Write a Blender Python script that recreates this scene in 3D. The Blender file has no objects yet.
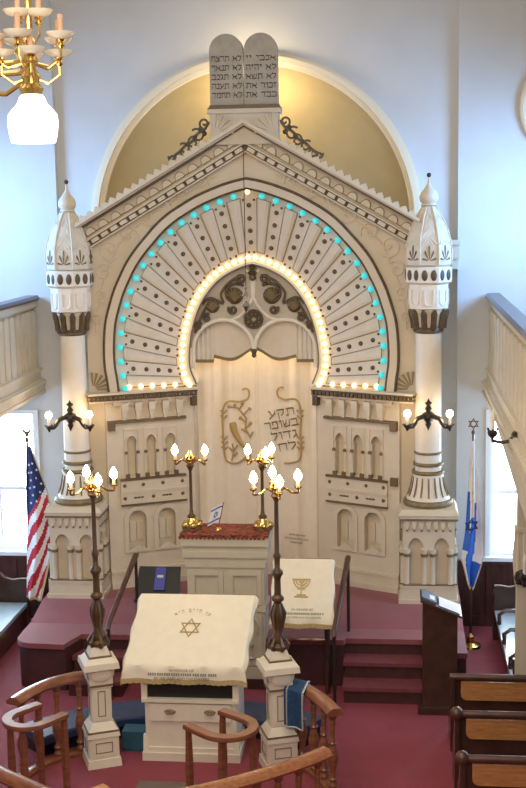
import bpy, bmesh, math, random
from mathutils import Vector, Matrix
from mathutils.geometry import tessellate_polygon
random.seed(7)
SC = bpy.context.scene
COL = SC.collection
PI = math.pi
sin, cos = math.sin, math.cos

# ------------------------------------------------------------------ materials
def mat(name, col, rough=0.5, metal=0.0, emit=None, es=0.0, var=0.0, vscale=8.0, bump=0.0, bscale=60.0, spec=0.5, sheen=0.0, coat=0.0, stretch=None):
    m = bpy.data.materials.new(name); m.use_nodes = True
    nt = m.node_tree; b = nt.nodes['Principled BSDF']
    b.inputs['Base Color'].default_value = (*col, 1)
    b.inputs['Roughness'].default_value = rough
    b.inputs['Metallic'].default_value = metal
    b.inputs['Specular IOR Level'].default_value = spec
    b.inputs['Sheen Weight'].default_value = sheen
    b.inputs['Coat Weight'].default_value = coat
    if emit:
        b.inputs['Emission Color'].default_value = (*emit, 1)
        b.inputs['Emission Strength'].default_value = es
    if var or bump:
        tc = nt.nodes.new('ShaderNodeTexCoord')
        mp = nt.nodes.new('ShaderNodeMapping')
        nt.links.new(tc.outputs['Object'], mp.inputs['Vector'])
        if stretch: mp.inputs['Scale'].default_value = stretch
    if var:
        n = nt.nodes.new('ShaderNodeTexNoise'); n.inputs['Scale'].default_value = vscale; n.inputs['Detail'].default_value = 4
        nt.links.new(mp.outputs['Vector'], n.inputs['Vector'])
        r = nt.nodes.new('ShaderNodeValToRGB')
        r.color_ramp.elements[0].position = .3; r.color_ramp.elements[1].position = .7
        r.color_ramp.elements[0].color = (*[c*(1-var) for c in col], 1)
        r.color_ramp.elements[1].color = (*[min(1, c*(1+var)) for c in col], 1)
        nt.links.new(n.outputs['Fac'], r.inputs['Fac']); nt.links.new(r.outputs['Color'], b.inputs['Base Color'])
    if bump:
        n2 = nt.nodes.new('ShaderNodeTexNoise'); n2.inputs['Scale'].default_value = bscale
        nt.links.new(mp.outputs['Vector'], n2.inputs['Vector'])
        bp = nt.nodes.new('ShaderNodeBump'); bp.inputs['Strength'].default_value = bump; bp.inputs['Distance'].default_value = .01
        nt.links.new(n2.outputs['Fac'], bp.inputs['Height']); nt.links.new(bp.outputs['Normal'], b.inputs['Normal'])
    return m
M = {}
M['wall'] = mat('wall_plaster', (.575,.575,.57), .85, var=.03, vscale=2, bump=.05)
M['apse'] = mat('apse_plaster', (.36,.285,.15), .8, var=.04, vscale=3)
M['archivolt'] = mat('archivolt_cream', (.74,.65,.48), .6)
M['cream'] = mat('cream_paint', (.62,.53,.40), .55, var=.04, vscale=5)
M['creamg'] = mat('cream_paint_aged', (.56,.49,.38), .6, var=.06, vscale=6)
M['greyp'] = mat('grey_cream_paint', (.50,.44,.35), .6, var=.05)
M['white'] = mat('white_paint', (.76,.69,.57), .5, var=.03)
M['pulpitp'] = mat('pulpit_paint', (.58,.52,.41), .5, var=.04)
M['bronze'] = mat('bronze_paint', (.105,.07,.035), .45, metal=.25, var=.25, vscale=20)
M['bronzel'] = mat('light_bronze_paint', (.21,.15,.075), .5, metal=.2, var=.2, vscale=20)
M['embr2'] = mat('pale_gold_embroidery', (.62,.47,.22), .6)
M['letg'] = mat('dark_gold_thread', (.20,.125,.045), .6)
M['bronzed'] = mat('worn_bronze_paint', (.15,.10,.05), .5, metal=.2, var=.2)
M['palm'] = mat('palmette_gilt', (.33,.24,.12), .5)
M['domep'] = mat('dome_paint', (.64,.57,.45), .6, var=.05, vscale=9)
M['linep'] = mat('fan_line_paint', (.27,.21,.13), .6)
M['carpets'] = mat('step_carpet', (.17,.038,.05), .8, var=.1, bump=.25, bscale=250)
M['gold'] = mat('polished_brass', (.72,.50,.18), .22, metal=1.0)
M['agedbrass'] = mat('aged_brass', (.115,.068,.036), .45, metal=.35, var=.2)
M['iron'] = mat('dark_iron', (.07,.058,.045), .4, metal=.7)
M['carpet'] = mat('crimson_carpet', (.245,.038,.060), .7, var=.12, vscale=3, bump=.25, bscale=250, spec=.25, sheen=.1)
M['carpetp'] = mat('maroon_platform_carpet', (.245,.068,.080), .7, var=.1, vscale=3, bump=.25, bscale=250, spec=.3, sheen=.2)
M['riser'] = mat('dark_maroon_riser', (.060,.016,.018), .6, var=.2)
M['wood'] = mat('walnut_wood', (.23,.082,.04), .28, var=.3, vscale=6, coat=.3, stretch=(1,1,6))
M['woodo'] = mat('orange_oak_wood', (.48,.215,.08), .3, var=.22, vscale=6, coat=.2, stretch=(1,6,6))
M['darkw'] = mat('dark_mahogany', (.055,.024,.017), .3, var=.3, vscale=5, coat=.2)
M['wains'] = mat('wainscot_wood', (.060,.020,.016), .45, var=.3, vscale=6, stretch=(3,3,.6))
M['cloth'] = mat('cream_cloth', (.88,.82,.68), .8, var=.03, bump=.1, bscale=120, sheen=.2)
M['curtain'] = mat('ivory_curtain', (.80,.71,.58), .7, var=.03, sheen=.3)
M['valance'] = mat('ivory_valance', (.66,.59,.49), .75, var=.03)
M['fringe'] = mat('gold_fringe', (.52,.40,.19), .7, var=.25, vscale=60)
M['embr'] = mat('gold_embroidery', (.46,.31,.12), .55, metal=.2)
M['ink'] = mat('grey_print', (.30,.27,.23), .8)
M['inkd'] = mat('dark_engraved_letter', (.06,.055,.05), .7)
M['tablet'] = mat('pewter_tablet', (.36,.33,.275), .6, metal=.05, var=.1)
M['teal'] = mat('teal_bulb', (.05,.6,.6), .3, emit=(.03,.62,.66), es=.62)
M['bulb'] = mat('warm_bulb', (1,.9,.7), .3, emit=(1,.66,.30), es=2.6)
M['lamp'] = mat('flame_bulb', (1,.9,.7), .3, emit=(1,.70,.36), es=42)
M['sock'] = mat('candle_sleeve', (.85,.78,.62), .5)
M['shade'] = mat('opal_glass_shade', (.95,.93,.88), .3, emit=(1,.93,.80), es=3.5)
M['saucer'] = mat('milk_glass_saucer', (.80,.72,.58), .25)
M['candle'] = mat('rose_candle', (.55,.32,.20), .5)
M['glass'] = mat('bright_daylight_pane', (.9,.95,1), .2, emit=(.78,.91,1), es=10.0)
M['winf'] = mat('white_window_frame', (.78,.80,.82), .45)
M['navy'] = mat('navy_upholstery', (.022,.045,.11), .4, var=.2, spec=.6)
M['navyd'] = mat('black_navy_base', (.008,.009,.016), .4)
M['tealf'] = mat('teal_fabric', (.018,.085,.13), .75, var=.15)
M['tallit'] = mat('blue_velvet', (.012,.06,.15), .8, var=.3, vscale=30)
M['silver'] = mat('silver_braid', (.5,.5,.48), .5, metal=.3)
M['runner'] = mat('red_gold_brocade', (.24,.06,.035), .7, var=.9, vscale=22)
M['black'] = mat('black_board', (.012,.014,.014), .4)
M['bluebook'] = mat('blue_violet_cover', (.05,.06,.30), .4)
M['page'] = mat('white_paper', (.85,.86,.88), .7)
M['slate'] = mat('slate_blue_cover', (.10,.13,.22), .4)
M['fred'] = mat('flag_red', (.50,.02,.04), .75)
M['fwhite'] = mat('flag_white', (.82,.82,.84), .75)
M['fblue'] = mat('flag_navy', (.015,.03,.14), .75)
M['iblue'] = mat('flag_blue', (.03,.13,.55), .75)
M['pewseat'] = mat('window_lit_pew_cushion', (.45,.60,.74), .3, spec=.8, coat=.6)  # window light on the cushions is put into this pale blue
M['mat'] = mat('grey_brown_mat', (.16,.12,.10), .9, var=.1)
M['gal'] = mat('gallery_cream', (.66,.58,.45), .5, var=.04)
M['seatred'] = mat('crimson_upholstery', (.17,.015,.022), .8, var=.15)
M['fanw'] = mat('fan_panel_paint', (.66,.59,.49), .6, var=.04)

# ------------------------------------------------------------------ mesh builder
class MB:
    def __init__(s, T=None): s.v=[]; s.f=[]; s.mi=[]; s.T=T; s.m=0
    def add(s, vs, fs, T=None):
        o=len(s.v)
        for p in vs:
            p=Vector(p)
            if T is not None: p=T@p
            if s.T is not None: p=s.T@p
            s.v.append(p)
        for f in fs: s.f.append(tuple(i+o for i in f)); s.mi.append(s.m)
        return s
    def box(s, c, d, rz=0, T=None, taper=1.0):
        x,y,z=[a/2 for a in d]; t=taper
        vs=[(-x,-y,-z),(x,-y,-z),(x,y,-z),(-x,y,-z),(-x*t,-y*t,z),(x*t,-y*t,z),(x*t,y*t,z),(-x*t,y*t,z)]
        R=Matrix.Translation(c)@Matrix.Rotation(rz,4,'Z')
        if T is not None: R=T@R
        return s.add(vs,[(0,3,2,1),(4,5,6,7),(0,1,5,4),(1,2,6,5),(2,3,7,6),(3,0,4,7)],R)
    def bb(s, x0,x1,y0,y1,z0,z1,T=None): return s.box(((x0+x1)/2,(y0+y1)/2,(z0+z1)/2),(x1-x0,y1-y0,z1-z0),T=T)
    def lathe(s, prof, c=(0,0,0), seg=16, T=None, rot=0, cap=True, sx=1, sy=1):
        vs=[];fs=[]
        for r,z in prof:
            for k in range(seg):
                a=2*PI*k/seg+rot; vs.append((c[0]+r*cos(a)*sx,c[1]+r*sin(a)*sy,c[2]+z))
        for i in range(len(prof)-1):
            for k in range(seg):
                k2=(k+1)%seg; fs.append((i*seg+k,i*seg+k2,(i+1)*seg+k2,(i+1)*seg+k))
        if cap:
            fs.append(tuple(range(seg))[::-1]); fs.append(tuple((len(prof)-1)*seg+k for k in range(seg)))
        return s.add(vs,fs,T)
    def ball(s, c, r, seg=12, rings=7, sc=(1,1,1), T=None):
        prof=[(max(1e-4,r*sin(PI*i/rings)),-r*cos(PI*i/rings)*sc[2]) for i in range(rings+1)]
        return s.lathe(prof,c,seg,T,sx=sc[0],sy=sc[1])
    def tube(s, pts, r, seg=8, closed=False, T=None):
        pts=[Vector(p) for p in pts]; n=len(pts); vs=[];fs=[]
        R=r if isinstance(r,(list,tuple)) else [r]*n
        up=None
        for i,p in enumerate(pts):
            a=pts[(i-1)%n] if (closed or i>0) else p
            b=pts[(i+1)%n] if (closed or i<n-1) else p
            t=(b-a); t=t.normalized() if t.length>1e-9 else Vector((0,0,1))
            if up is None:
                up=Vector((0,0,1)) if abs(t.z)<.9 else Vector((1,0,0))
            u=(up-t*up.dot(t))
            u=u.normalized() if u.length>1e-6 else t.orthogonal().normalized()
            up=u; w=t.cross(u)
            for k in range(seg):
                q=2*PI*k/seg; vs.append(p+(u*cos(q)+w*sin(q))*R[i])
        m=n if closed else n-1
        for i in range(m):
            j=(i+1)%n
            for k in range(seg):
                k2=(k+1)%seg; fs.append((i*seg+k,i*seg+k2,j*seg+k2,j*seg+k))
        if not closed: fs.append(tuple(range(seg))[::-1]); fs.append(tuple((n-1)*seg+k for k in range(seg)))
        return s.add(vs,fs,T)
    def sweep(s, pts, sec, T=None):           # horizontal path, section = (lateral, up)
        pts=[Vector(p) for p in pts]; n=len(pts); m=len(sec); vs=[];fs=[]
        for i,p in enumerate(pts):
            t=(pts[min(n-1,i+1)]-pts[max(0,i-1)]); t.z=0; t.normalize(); l=Vector((-t.y,t.x,0))
            for a,b in sec: vs.append(p+l*a+Vector((0,0,b)))
        for i in range(n-1):
            for k in range(m):
                k2=(k+1)%m; fs.append((i*m+k,i*m+k2,(i+1)*m+k2,(i+1)*m+k))
        fs.append(tuple(range(m))); fs.append(tuple((n-1)*m+k for k in range(m)))
        return s.add(vs,fs,T)
    def plate(s, loops, y0, y1, T=None):      # loops of (x, z); first is the outline, others holes
        L=[[Vector((x,z,0)) for x,z in lp] for lp in loops]
        tris=tessellate_polygon(L); flat=[p for lp in L for p in lp]; n=len(flat)
        vs=[(p.x,y0,p.y) for p in flat]+[(p.x,y1,p.y) for p in flat]
        fs=[tuple(t) for t in tris]+[tuple(i+n for i in t[::-1]) for t in tris]
        o=0
        for lp in L:
            k=len(lp)
            for i in range(k):
                j=(i+1)%k; fs.append((o+i,o+j,o+j+n,o+i+n))
            o+=k
        return s.add(vs,fs,T)
    def loft(s, rows, T=None):
        n=len(rows[0]); vs=[p for r in rows for p in r]; fs=[]
        for i in range(len(rows)-1):
            for k in range(n-1): fs.append((i*n+k,i*n+k+1,(i+1)*n+k+1,(i+1)*n+k))
        return s.add(vs,fs,T)
    def build(s, name, mats, parent=None, local=False, smooth=42, base=None, normals=True):
        me=bpy.data.meshes.new(name)
        loc=Vector((0,0,0))
        if parent is not None and not local: loc=wloc(parent)
        elif parent is None and not local:
            if base is not None: loc=Vector(base)
            else:
                xs=[p.x for p in s.v]; ys=[p.y for p in s.v]; zs=[p.z for p in s.v]
                loc=Vector(((min(xs)+max(xs))/2,(min(ys)+max(ys))/2,min(zs)))
        me.from_pydata([tuple(p-loc) for p in s.v],[],s.f)
        if not isinstance(mats,(list,tuple)): mats=[mats]
        for m in mats: me.materials.append(m)
        for p,i in zip(me.polygons,s.mi): p.material_index=i; p.use_smooth=bool(smooth)
        bm=bmesh.new(); bm.from_mesh(me)
        if normals: bmesh.ops.recalc_face_normals(bm,faces=bm.faces)
        if smooth:
            for e in bm.edges:
                e.smooth = (len(e.link_faces)==2 and e.calc_face_angle(0)<math.radians(smooth))
        bm.to_mesh(me); bm.free()
        o=bpy.data.objects.new(name,me); COL.objects.link(o)
        if parent is not None: o.parent=parent
        elif not local: o.location=loc
        return o
def wloc(o):
    l=Vector((0,0,0))
    while o is not None: l+=Vector(o.location); o=o.parent
    return l
def tag(o,label,cat,group=None,kind=None):
    o['label']=label; o['category']=cat
    if group: o['group']=group
    if kind: o['kind']=kind
    return o
def thing(name,label,cat,loc=(0,0,0),group=None,rz=0):
    o=bpy.data.objects.new(name,None); COL.objects.link(o); o.location=loc; o.rotation_euler=(0,0,rz); o.empty_display_size=.1
    return tag(o,label,cat,group)
def struct(o): o['kind']='structure'; return o
def copy_tree(o,parent=None):
    c=o.copy(); COL.objects.link(c)
    if parent is not None: c.parent=parent
    for ch in list(o.children): copy_tree(ch,c)
    return c
def catmull(p,n=8):
    p=[Vector(q) for q in p]; out=[]
    for i in range(len(p)-1):
        a=p[max(0,i-1)];b=p[i];c=p[i+1];d=p[min(len(p)-1,i+2)]
        for k in range(n):
            t=k/n; out.append(.5*((2*b)+(c-a)*t+(2*a-5*b+4*c-d)*t*t+(3*b-a-3*c+d)*t**3))
    out.append(p[-1]); return out
def resample(p,n):
    p=[Vector(q) for q in p]; L=[0]
    for a,b in zip(p,p[1:]): L.append(L[-1]+(b-a).length)
    out=[];j=0
    for k in range(n):
        t=L[-1]*k/(n-1)
        while j<len(p)-2 and L[j+1]<t: j+=1
        d=L[j+1]-L[j]; out.append(p[j].lerp(p[j+1],(t-L[j])/d if d>0 else 0))
    return out
def offset(p,d):                               # polyline in (x,z), offset outwards (left-to-right over the top)
    out=[]
    for i,q in enumerate(p):
        t=(p[min(len(p)-1,i+1)]-p[max(0,i-1)]).normalized(); out.append(q+Vector((-t.y,t.x))*d)
    return out
def text_mesh(mb,s,size,T,align='CENTER',ext=.002):
    cu=bpy.data.curves.new('txt','FONT'); cu.body=s; cu.size=size; cu.align_x=align; cu.extrude=ext; cu.resolution_u=2
    o=bpy.data.objects.new('txt',cu); COL.objects.link(o)
    dg=bpy.context.evaluated_depsgraph_get(); me=bpy.data.meshes.new_from_object(o.evaluated_get(dg))
    mb.add([v.co for v in me.vertices],[tuple(p.vertices) for p in me.polygons],T)
    bpy.data.objects.remove(o); bpy.data.curves.remove(cu); bpy.data.meshes.remove(me)
HEB={'א':(.8,[[(0,1),(.8,0)],[(.75,1),(.72,.68),(.45,.45)],[(.04,0),(.1,.42),(.3,.62)]]),'ב':(.75,[[(0,1),(.6,1),(.62,.05)],[(0,.05),(.75,.05)]]),
'ג':(.45,[[(.05,1),(.33,1),(.37,.4),(.45,0)],[(.36,.4),(.05,0)]]),'ד':(.75,[[(0,1),(.75,1)],[(.58,1),(.58,0)]]),'ה':(.68,[[(0,1),(.66,1),(.66,0)],[(.1,.6),(.1,0)]]),
'ו':(.28,[[(.02,1),(.24,1),(.24,0)]]),'ז':(.4,[[(0,1),(.4,1)],[(.22,1),(.2,0)]]),'ח':(.68,[[(.08,0),(.08,1)],[(0,1),(.66,1),(.66,0)]]),'י':(.28,[[(.03,1),(.25,1),(.2,.55)]]),
'כ':(.64,[[(0,1),(.5,1),(.62,.8),(.62,.2),(.5,.04),(0,.04)]]),'ל':(.58,[[(0,1.35),(0,1),(.55,1),(.55,.6),(.2,0)]]),'מ':(.72,[[(.03,1),(.14,.8),(0,0)],[(.12,.8),(.35,1),(.6,1),(.7,.8),(.7,.03),(.35,.03)]]),
'ם':(.7,[[(0,1),(.65,1),(.65,.04),(.08,.04),(.08,1)]]),'נ':(.42,[[(.1,1),(.4,1),(.4,.04),(0,.04)]]),'ע':(.62,[[(0,1),(.1,.95),(.25,.3)],[(.6,1),(.55,.6),(0,-.12)]]),
'פ':(.66,[[(.12,.55),(.05,1),(.6,1),(.62,.04),(0,.04)]]),
'ף':(.64,[[(.12,.55),(.05,1),(.6,1),(.62,-.3)]]),'צ':(.7,[[(.68,1),(.6,.68),(.32,.5)],[(.05,1),(.65,.1),(0,.03)]]),'ץ':(.62,[[(.6,1),(.55,.7),(.3,.55)],[(0,1),(.3,.55),(.3,-.35)]]),
'ק':(.64,[[(0,1),(.6,1),(.55,.5),(.35,.15)],[(.08,.65),(.08,-.35)]]),'ר':(.62,[[(0,1),(.52,1),(.6,.85),(.6,0)]]),'ש':(.78,[[(0,1),(.1,0),(.65,.1),(.75,1)],[(.38,1),(.3,.5),(.1,.3)]]),
'ת':(.74,[[(0,.03),(.14,.03),(.14,1)],[(.05,1),(.62,1),(.7,.85),(.7,0)]])}
def hebrew(mb,word,h,T,width=None,t=.002):     # read right to left, baseline at the origin, centred
    adv=[(HEB[c][0] if c!=' ' else .35)+.20 for c in word]; tot=sum(adv)-.20
    sx=h if width is None else width/tot
    x=tot/2
    for c,a in zip(word,adv):
        x-=a-.20
        if c!=' ':
            for pl in HEB[c][1]:
                for (ax,az),(bx,bz) in zip(pl,pl[1:]):
                    A=Vector(((x+ax)*sx,az*h)); B=Vector(((x+bx)*sx,bz*h)); d=(B-A); l=d.length; d/=l
                    th=h*(.055+.05*abs(d.x)); n=Vector((-d.y,d.x))*th; e_=d*th*.8
                    q=[A-e_-n,B+e_-n,B+e_+n,A-e_+n]
                    mb.add([(p.x,p.y,0) for p in q]+[(p.x,p.y,t) for p in q],[(3,2,1,0),(4,5,6,7),(0,1,5,4),(1,2,6,5),(2,3,7,6),(3,0,4,7)],T)
        x-=.20
def frame3(o,x,y):                             # matrix with axes x, y (normalised), z = x cross y
    x=Vector(x).normalized(); y=Vector(y).normalized(); z=x.cross(y)
    return Matrix(((x.x,y.x,z.x,o[0]),(x.y,y.y,z.y,o[1]),(x.z,y.z,z.z,o[2]),(0,0,0,1)))
def star_david(mb,T,r,w,t=.004):               # two interlaced triangle outlines in the xy plane of T
    for ph in (PI/2,-PI/2):
        P=[Vector((r*cos(ph+2*PI*k/3),r*sin(ph+2*PI*k/3),0)) for k in range(3)]
        Q=[p*(1-2*w/r) for p in P]
        for k in range(3):
            a,b=P[k],P[(k+1)%3]; c,d=Q[(k+1)%3],Q[k]
            h=Vector((0,0,t))
            mb.add([a,b,c,d,a+h,b+h,c+h,d+h],[(0,1,2,3),(4,7,6,5),(0,4,5,1),(1,5,6,2),(2,6,7,3),(3,7,4,0)],T)
MIR=Matrix.Scale(-1,4,(1,0,0))

# ------------------------------------------------------------------ the room
def room():
    struct(MB().bb(-6,6,1,18.8,-.12,0).build('floor',M['carpet']))
    struct(MB().bb(-6,6,1,20.2,9.9,10.0).build('ceiling',M['wall']))
    for s,n in ((-1,'left'),(1,'right')):
        x=6.0*s
        struct(MB().bb(min(x,x+.2*s),max(x,x+.2*s),1,18.8,0,9.9).build('wall_'+n,M['wall']))
    struct(MB().bb(-6,6,.8,1,0,3.5).build('wall_front',M['wall']))
    # flank walls with a window each
    for s,n in ((-1,'back_left'),(1,'back_right')):
        T=None if s>0 else MIR
        out=[(2.97,0),(6.0,0),(6.0,9.9),(2.97,9.9)]
        hole=[(3.46,1.08),(4.75,1.08),(4.75,3.25),(3.46,3.25)]
        struct(MB(T).plate([out,hole],18.5,18.8).build('wall_'+n,M['wall']))
        w=MB(T)
        w.bb(3.40,3.47,18.46,18.56,1.02,3.31); w.bb(4.74,4.81,18.46,18.56,1.02,3.31)
        w.bb(3.395,4.815,18.455,18.56,3.25,3.315); w.bb(3.36,4.85,18.40,18.56,1.02,1.08)
        w.bb(3.47,3.53,18.6,18.66,1.08,3.25); w.bb(4.68,4.74,18.6,18.66,1.08,3.25)
        w.bb(3.475,4.735,18.59,18.655,2.02,2.08); w.bb(3.475,4.735,18.59,18.655,1.08,1.15); w.bb(4.08,4.12,18.605,18.65,1.08,3.25)
        wf=struct(w.build('window_'+('1' if s<0 else '2'),M['winf']))
        MB(T).bb(3.46,4.75,18.68,18.70,1.08,3.25).build('pane',M['glass'],wf)
        wn=MB(T)
        wn.bb(3.0,6.0,18.44,18.5,0,.98); wn.bb(3.0,6.0,18.41,18.5,.96,1.02); wn.bb(3.0,6.0,18.42,18.5,0,.16)
        k=3.0
        while k<5.9: wn.bb(k,k+.09,18.425,18.45,.16,.96); k+=.42
        struct(wn.build('trim_'+('1' if s<0 else '2'),M['wains']))
    # round window frame high on the right flank wall
    mb=MB(); pts=[(4.55+.68*cos(a),18.46,7.68+.68*sin(a)) for a in [2*PI*k/40 for k in range(40)]]
    mb.tube(pts,.055,8,closed=True)
    rw=struct(mb.build('window_3',M['archivolt']))
    MB().lathe([(.66,0),(.66,.02)],(0,0,0),40,T=Matrix.Translation((4.55,18.5,7.68))@Matrix.Rotation(PI/2,4,'X')).build('pane',M['winf'],rw)
    # ark wall with the arched niche
    cz=6.1; R=2.28
    arc=[(R*cos(PI*k/48),cz+R*sin(PI*k/48)) for k in range(49)]
    hole=[(R,5.6)]+arc+[(-R,5.6)]
    out=[(-2.97,0),(2.97,0),(2.97,9.9),(-2.97,9.9)]
    struct(MB().plate([out,hole],18.62,18.9).build('wall_back',M['wall']))
    ap=MB(); rows=[]
    prof=[(R,5.6)]+arc+[(-R,5.6)]
    for j in range(11):
        b=PI/2*j/10; rows.append([((x)*cos(b),18.62+1.35*sin(b),cz+(z-cz)*cos(b) if z>cz else z) for x,z in prof])
    ap.loft(rows); ap.v=[v+Vector((0,.0,0)) for v in ap.v]
    struct(ap.build('wall_apse',M['apse']))
    av=MB()
    def ring(r0,r1,y0,y1):
        a=[(r1*cos(PI*k/48),cz+r1*sin(PI*k/48)) for k in range(49)]
        b=[(r0*cos(PI*k/48),cz+r0*sin(PI*k/48)) for k in range(48,-1,-1)]
        av.plate([[(r1,5.6)]+a+[(-r1,5.6),(-r0,5.6)]+b+[(r0,5.6)]],y0,y1)
    ring(2.28,2.35,18.53,18.64); ring(2.35,2.42,18.48,18.64); ring(2.42,2.47,18.55,18.64)
    struct(av.build('trim_3',M['archivolt']))
    # corbel at the corner beside the right dome
    c=MB(); c.bb(2.82,3.0,18.3,18.64,5.75,5.82); c.bb(2.85,2.99,18.36,18.64,5.55,5.75); c.bb(2.88,2.98,18.42,18.64,5.4,5.55)
    struct(c.build('trim_4',M['cream']))
room()

# platform with the two flights of steps
def platform():
    def path(x0):  # rounded left front corner
        pass
    z=.65
    out=[(-2.98,18.4),(-3.0,15.80)]
    out=[(-3.02,18.4),(-3.02,15.97)]
    for k in range(7):
        a=PI+PI/2*k/6; out.append((-2.77+.25*cos(a),15.80+.25*sin(a)))
    out+=[(-2.32,15.52),(-2.18,15.94),(-1.52,15.94),(-1.50,15.9),(1.38,15.9),(1.40,15.97),(2.42,15.97),(2.42,15.5),(2.98,15.5),(2.98,18.4)]
    bod=MB(); n=len(out)
    ins=[(x*.995,y+.03) for x,y in out]
    bod.add([(x,y,0) for x,y in ins]+[(x,y,z-.06) for x,y in ins],[(i,(i+1)%n,(i+1)%n+n,i+n) for i in range(n)])
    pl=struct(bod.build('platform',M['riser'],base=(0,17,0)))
    top=MB()
    tris=tessellate_polygon([[Vector((x,y,0)) for x,y in out]])
    top.add([(x,y,z) for x,y in out]+[(x,y,z-.07) for x,y in out],[tuple(t) for t in tris]+[(i,(i+1)%n,(i+1)%n+n,i+n) for i in range(n)]+[tuple(i+n for i in t) for t in tris])
    top.build('carpet_top',M['carpetp'],pl)
    rp=MB(); rp.plate([[(16.35,.648),(17.0,.78),(18.5,.78),(18.5,.6)]],-3.015,2.975,T=Matrix(((0,1,0,0),(1,0,0,0),(0,0,1,0),(0,0,0,1))))
    rp.build('carpet_ramp',M['carpetp'],pl)
    for x0,x1 in ((-2.25,-1.50),(1.38,2.42)):
        for i,(y0,zz) in enumerate(((15.66,.433),(15.34,.217))):
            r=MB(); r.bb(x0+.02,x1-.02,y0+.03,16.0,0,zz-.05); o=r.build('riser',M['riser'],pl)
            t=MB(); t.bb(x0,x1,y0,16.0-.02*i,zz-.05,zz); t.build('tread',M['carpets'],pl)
platform()

# side galleries
def gallery(s,nm):
    T=Matrix.Translation((.085,0,-.03)) if s>0 else MIR
    y0,y1=1.1,18.5
    body=MB(T)
    body.bb(3.42,6.0,y0,y1,3.66,3.8)
    g=struct(body.build('gallery',M['gal'],base=(4.5*s,12,3.6)))
    p=MB(T)
    p.bb(3.40,3.46,y0,y1,3.98,4.98)          # back board of the panel
    p.bb(3.34,3.48,y0,y1,4.90,5.0)
    p.bb(3.33,3.48,y0,y1,3.80,3.98); p.bb(3.30,3.48,y0,y1,3.93,3.97)
    p.bb(3.28,3.48,y0,y1,3.62,3.80); p.bb(3.24,3.48,y0,y1,3.74,3.78); p.bb(3.26,3.48,y0,y1,3.58,3.63)
    if s>0: p.plate([[(18.45,3.62),(9.0,3.62),(9.0,2.78),(18.45,3.55)]],3.33,3.50,T=Matrix(((0,1,0,0),(1,0,0,0),(0,0,1,0),(0,0,0,1))))
    p.build('panel',M['gal'],g)
    sl=MB(T); y=y0+.1
    st_=.27 if s<0 else .50; w_=st_*.74
    while y<y1-.1:
        sl.plate([[(y,3.98),(y+w_,3.98),(y+w_,4.80)]+[(y+w_/2+w_/2*cos(a),4.80+.05*sin(a)) for a in (.5,1.0,PI/2,2.1,2.6)]+[(y,4.80)]],3.345,3.40,T=Matrix(((0,1,0,0),(1,0,0,0),(0,0,1,0),(0,0,0,1)))); y+=st_
    sl.build('slats',M['gal'],g)
    r=MB(T); r.sweep([(3.40,y0,5.0),(3.40,y1-.06,5.0)],[(-.10,0),(.10,0),(.12,.035),(.09,.075),(-.09,.075),(-.12,.035)])
    r.build('handrail',M['darkw'],g)
    return g
gallery(-1,'left'); gr=gallery(1,'right')
pp=MB(); X,Y=3.585,14.66
pp.bb(X-.1,X+.1,Y-.1,Y+.1,0,.5); pp.bb(X-.085,X+.085,Y-.085,Y+.085,.5,3.66)
pp.lathe([(.10,3.02),(.13,3.1),(.12,3.2),(.16,3.3)],(X,Y,0),12)
pp.bb(X-.10,X+.10,Y-.10,Y+.10,1.84,1.90); pp.bb(X-.11,X+.11,Y-.11,Y+.11,2.5,2.55)
for k in range(8):
    a=2*PI*k/8; pp.tube([(X+.09*cos(a),Y+.09*sin(a),1.90),(X+.11*cos(a),Y+.11*sin(a),2.2),(X+.09*cos(a),Y+.09*sin(a),2.5)],.025,6)
tag(pp.build('gallery_post',M['cream'],base=(X,Y,0)),'cream painted post holding up the gallery beside the window','post')

# ------------------------------------------------------------------ the ark
ark=thing('torah_ark','tall cream and bronze ark with a fan arch and two domed columns','ark',(0,17.6,.65))
half=[(1.85,3.73),(1.87,3.93),(1.895,4.1),(1.90,4.3),(1.89,4.5),(1.865,4.71),(1.81,4.91),(1.74,5.12),(1.65,5.31),(1.555,5.49),(1.43,5.66),(1.29,5.82),(1.14,5.98),(.98,6.11),(.80,6.22),(.62,6.32),(.43,6.40),(.22,6.475),(0,6.53)]
inh=[(.955,3.73),(1.04,3.95),(1.06,4.15),(1.04,4.38),(1.0,4.6),(.925,4.84),(.82,5.06),(.665,5.27),(.485,5.43),(.285,5.54),(.12,5.60),(0,5.63)]
def mirror_curve(h):
    right=[Vector(p) for p in catmull([(x,0,z) for x,z in h],6)]
    right=[Vector((p.x,p.z)) for p in right]
    left=[Vector((-p.x,p.y)) for p in right]
    return resample(left+right[::-1][1:],121)
def resamp2(c,n): return resample(c,n)
OUT=mirror_curve(half); INN=mirror_curve(inh)
def P3(c,y): return [(p.x,y,p.y) for p in c]
YF,YI=17.74,18.10
# spandrel wall with gable
def gl(x,dz): return 7.53-.575*abs(x)-dz
o2=offset(OUT,.19)
sp=MB()
loop=[(-2.36,3.66),(-2.36,gl(2.36,.42)),(0,gl(0,.42)),(2.36,gl(2.36,.42)),(2.36,3.66),(o2[-1].x,3.66)]+[(p.x,p.y) for p in o2[::-1]]+[(o2[0].x,3.66)]
sp.plate([loop],17.6,17.95)
sp.build('spandrel_wall',M['cream'],ark)
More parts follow.
